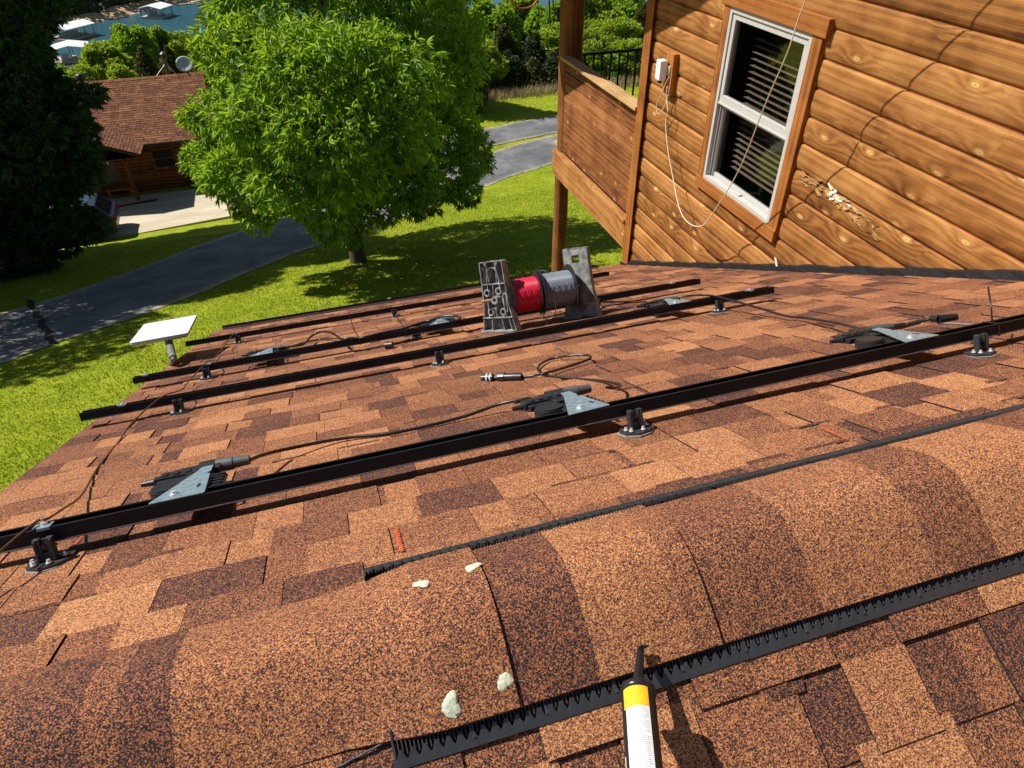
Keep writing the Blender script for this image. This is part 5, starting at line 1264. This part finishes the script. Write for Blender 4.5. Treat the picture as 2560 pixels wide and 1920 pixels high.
# rear axle at l=0, front axle l=2.7; near side w=0 .. far side w=1.85
prof_b = [(-.95,.45),(-.98,.75),(-.92,1.0),(-.78,1.12),(-.35,1.58),(-.1,1.66),(.9,1.70),(1.7,1.64),(2.35,1.18),(3.2,1.02),(3.55,.85),(3.62,.5),(3.55,.28),(3.08,.26),(2.98,.5),(2.7,.66),(2.42,.5),(2.32,.26),(.4,.26),(.3,.5),(0,.68),(-.3,.5),(-.42,.27),(-.85,.3)]
sec = [(0.06,1),( -.02,.0)]
q = MB(); m = len(prof_b)
def inset(z): return .0 if z < 1.0 else (z-1.0)*.30
rows_ = []
for side_, wv in ((0, .0), (1, 1.82)):
    rows_.append([CM(l, (inset(z) if side_ == 0 else wv-inset(z)) + (.03 if side_ == 0 else -.03)*(z < .35), z) for l, z in prof_b])
q.add(rows_[0]+rows_[1], [tuple(range(m-1,-1,-1)), tuple(range(m,2*m))]+[(i,(i+1)%m,m+(i+1)%m,m+i) for i in range(m)])
paint = simple('blue_grey_paint', (.045,.065,.10), .35, .2, .05)
world_child(q.build('body', paint, bevel=.03), car)
q = MB()
for side_, sg in ((0,-1),(1,1)):
    w_ = lambda z: (inset(z)-.004 if side_ == 0 else 1.82-inset(z)+.004)
    for pl_ in ([(-.62,1.10),(-.28,1.52),(.25,1.60),(.25,1.08)],[(.32,1.08),(.32,1.60),(1.1,1.60),(1.1,1.06)],[(1.17,1.06),(1.17,1.59),(1.6,1.56),(2.15,1.12)]):
        q.add([CM(l,w_(z),z) for l,z in pl_],[(0,1,2,3) if side_ else (3,2,1,0)])
q.add([CM(-.80,.16,1.12),CM(-.80,1.66,1.12),CM(-.39,1.60,1.56),CM(-.39,.22,1.56)],[(0,1,2,3)]); q.add([CM(2.33,.14,1.21),CM(2.33,1.68,1.21),CM(1.78,1.58,1.60),CM(1.78,.24,1.60)],[(3,2,1,0)])
world_child(q.build('windows', simple('car_glass', (.01,.012,.015), .06)), car)
for l in (0, 2.7):
    for w_ in (-.01, 1.62):
        q = MB(); q.ring(CM(l,w_,.345), Vector((-fwd.y,fwd.x,0))*-1, .345, .21, .21, 28); wh = world_child(q.build('wheel', simple('tyre_rubber', (.015,.015,.016), .8)), car)
        q = MB(); q.ring(CM(l,w_+.02,.345), Vector((-fwd.y,fwd.x,0))*-1, .215, .185, .17, 28)
        for k in range(5):
            an = 2*math.pi*k/5; up2 = Vector((0,0,1)); c = CM(l,w_+.04,.345); q.tube([c, c+fwd*math.cos(an)*.19+up2*math.sin(an)*.19], [.04,.025], 6)
        world_child(q.build('rim', M_GREYMET), wh); 
for w_ in (.02, 1.42):
    q = MB(); q.add([CM(-.99,w_,.86),CM(-.99,w_+.38,.86),CM(-.93,w_+.38,1.02),CM(-.93,w_,1.02),CM(-.6,w_,.98) if w_ < 1 else CM(-.6,w_+.38,.98),CM(-.6,w_,.9) if w_ < 1 else CM(-.6,w_+.38,.9)],[(0,1,2,3),(3,4,5,0) if w_ < 1 else (1,5,4,2)])
    world_child(q.build('tail_light', simple('tail_light_red', (.45,.01,.01), .2)), car)
for w_ in (.22, 1.58):
    q = MB(); q.tube([CM(-.1,w_,1.68),CM(.0,w_,1.73),CM(1.4,w_,1.73),CM(1.55,w_,1.68)], .018, 8); world_child(q.build('roof_rail', M_BLKPL), car)
# ------------------------------------------------------------------ boat docks on the lake
M_DROOF = simple('white_dock_roof', (.72,.72,.70), .4, 0, .05, .5); M_DWOOD = simple('dock_planks', (.42,.36,.27), .8, 0, .2, 1)
def dock(px, py, L, W, ang, lab, Hh=4.0, kind=0):
    c = at_z(px, py, -45); e = empty('boat_dock', (c.x,c.y,-45), (0,0,ang), lab, 'dock', 'covered boat docks on the lake')
    q = MB(); hl, hw = L/2, W/2
    q.add([(-hl,-hw,Hh-.3),(0,-hw,Hh+.5),(hl,-hw,Hh-.3),(-hl,hw,Hh-.3),(0,hw,Hh+.5),(hl,hw,Hh-.3),(-hl,-hw,Hh-.5),(0,-hw,Hh+.3),(hl,-hw,Hh-.5),(-hl,hw,Hh-.5),(0,hw,Hh+.3),(hl,hw,Hh-.5)],
          [(0,1,4,3),(1,2,5,4),(6,9,10,7),(7,10,11,8),(0,6,7,1),(1,7,8,2),(3,4,10,9),(4,5,11,10),(0,3,9,6),(2,8,11,5)]); q.build('roof', M_DROOF, e)
    for sx in (-1,0,1):
        for sy in (-1,1):
            q = MB(); q.box(sx*hl*.85-.1,sx*hl*.85+.1,sy*hw*.85-.1,sy*hw*.85+.1,0,Hh-.35+(.6 if sx == 0 else 0)); q.build('post', M_GREYMET, e)
    q = MB(); q.box(-hl*.95,hl*.95,-hw*.98,-hw*.98+1.6,.1,.5); q.box(-hl*.95,-hl*.95+1.4,-hw+1.7,hw*.95,.1,.5); q.box(hl*.95-1.4,hl*.95,-hw+1.7,hw*.95,.1,.5); q.box(-.5,.5,-hw+1.7,hw*.9,.1,.5); q.build('walkway', M_DWOOD, e)
    q = MB(); q.prism([(-hl*.6,-hw*.5),(-hl*.2,-hw*.5),(-hl*.2,hw*.4),(-hl*.4,hw*.7),(-hl*.6,hw*.4)],.3,1.3); b_ = tag(q.build('moored_boat', simple('boat_hull', (.35,.38,.42), .3)), None, None)
    b_.parent = None; b_.location = e.location; b_.rotation_euler = e.rotation_euler; tag(b_, 'small boat moored under '+{0:'the nearest white dock roof',1:'the dock roof by the sandy point',2:'the farthest dock roof'}[kind], 'boat', 'boats moored in the docks')
    return e
dock(186,150,8.6,7.5,.12,'nearest covered dock with a wide white gable roof beside a thin gangway',3.6,0)
dock(185,93,8.5,10,-.7,'covered dock with a long white roof near the orange sandy point',3.4,1)
dock(395,42,8,7,-.5,'farthest covered dock with a small white roof by the sandy shore',3.2,2)
q = MB(); a = at_z(105,153,-44.9); b = at_z(160,149,-44.7); q.tube([a, b], .7, 6, flat=.3); tag(q.build('gangway', M_DWOOD), 'thin gangway linking the nearest dock to the shore', 'gangway')
q = MB()
for (x0,y0,x1,y1) in ((492,14,542,4),(512,15,548,9),(500,6,530,16),(535,2,542,13)):
    a = at_z(x0,y0,-44.8); b = at_z(x1,y1,-44.8); q.tube([a,b], .8, 6, flat=.3)
tag(q.build('open_pier', simple('dark_pier', (.12,.08,.07), .8)), 'dark open pier of crossed walkways at the top of the lake', 'pier')
q = MB(); a = at_z(440,12,-44.9); b = at_z(485,8,-44.8); q.tube([a,b], .5, 6, flat=.3); tag(q.build('gangway', M_DWOOD), 'low gangway from the far shore to the open pier', 'gangway')
# overhead cable at the top centre
q = MB(); q.tube(spline([at_y(1270,-20,12), at_y(1295,18,12), at_y(1330,15,12), at_y(1352,-15,12)], 8), .012, 6); tag(q.build('hanging_wire', simple('orange_wire', (.45,.10,.05), .5)), 'slack orange wire hanging down at the top left of the deck post', 'wire')
q = MB(); q.tube(spline([at_y(1372,-20,10), at_y(1374,20,10), at_y(1376,65,10)], 8), .010, 6); q.tube(spline([at_y(1380,-20,10), at_y(1386,25,10), at_y(1398,50,10)], 8), .008, 6); tag(q.build('hanging_wire', M_CABLE), 'pair of black wires dangling beside the deck post', 'wire')
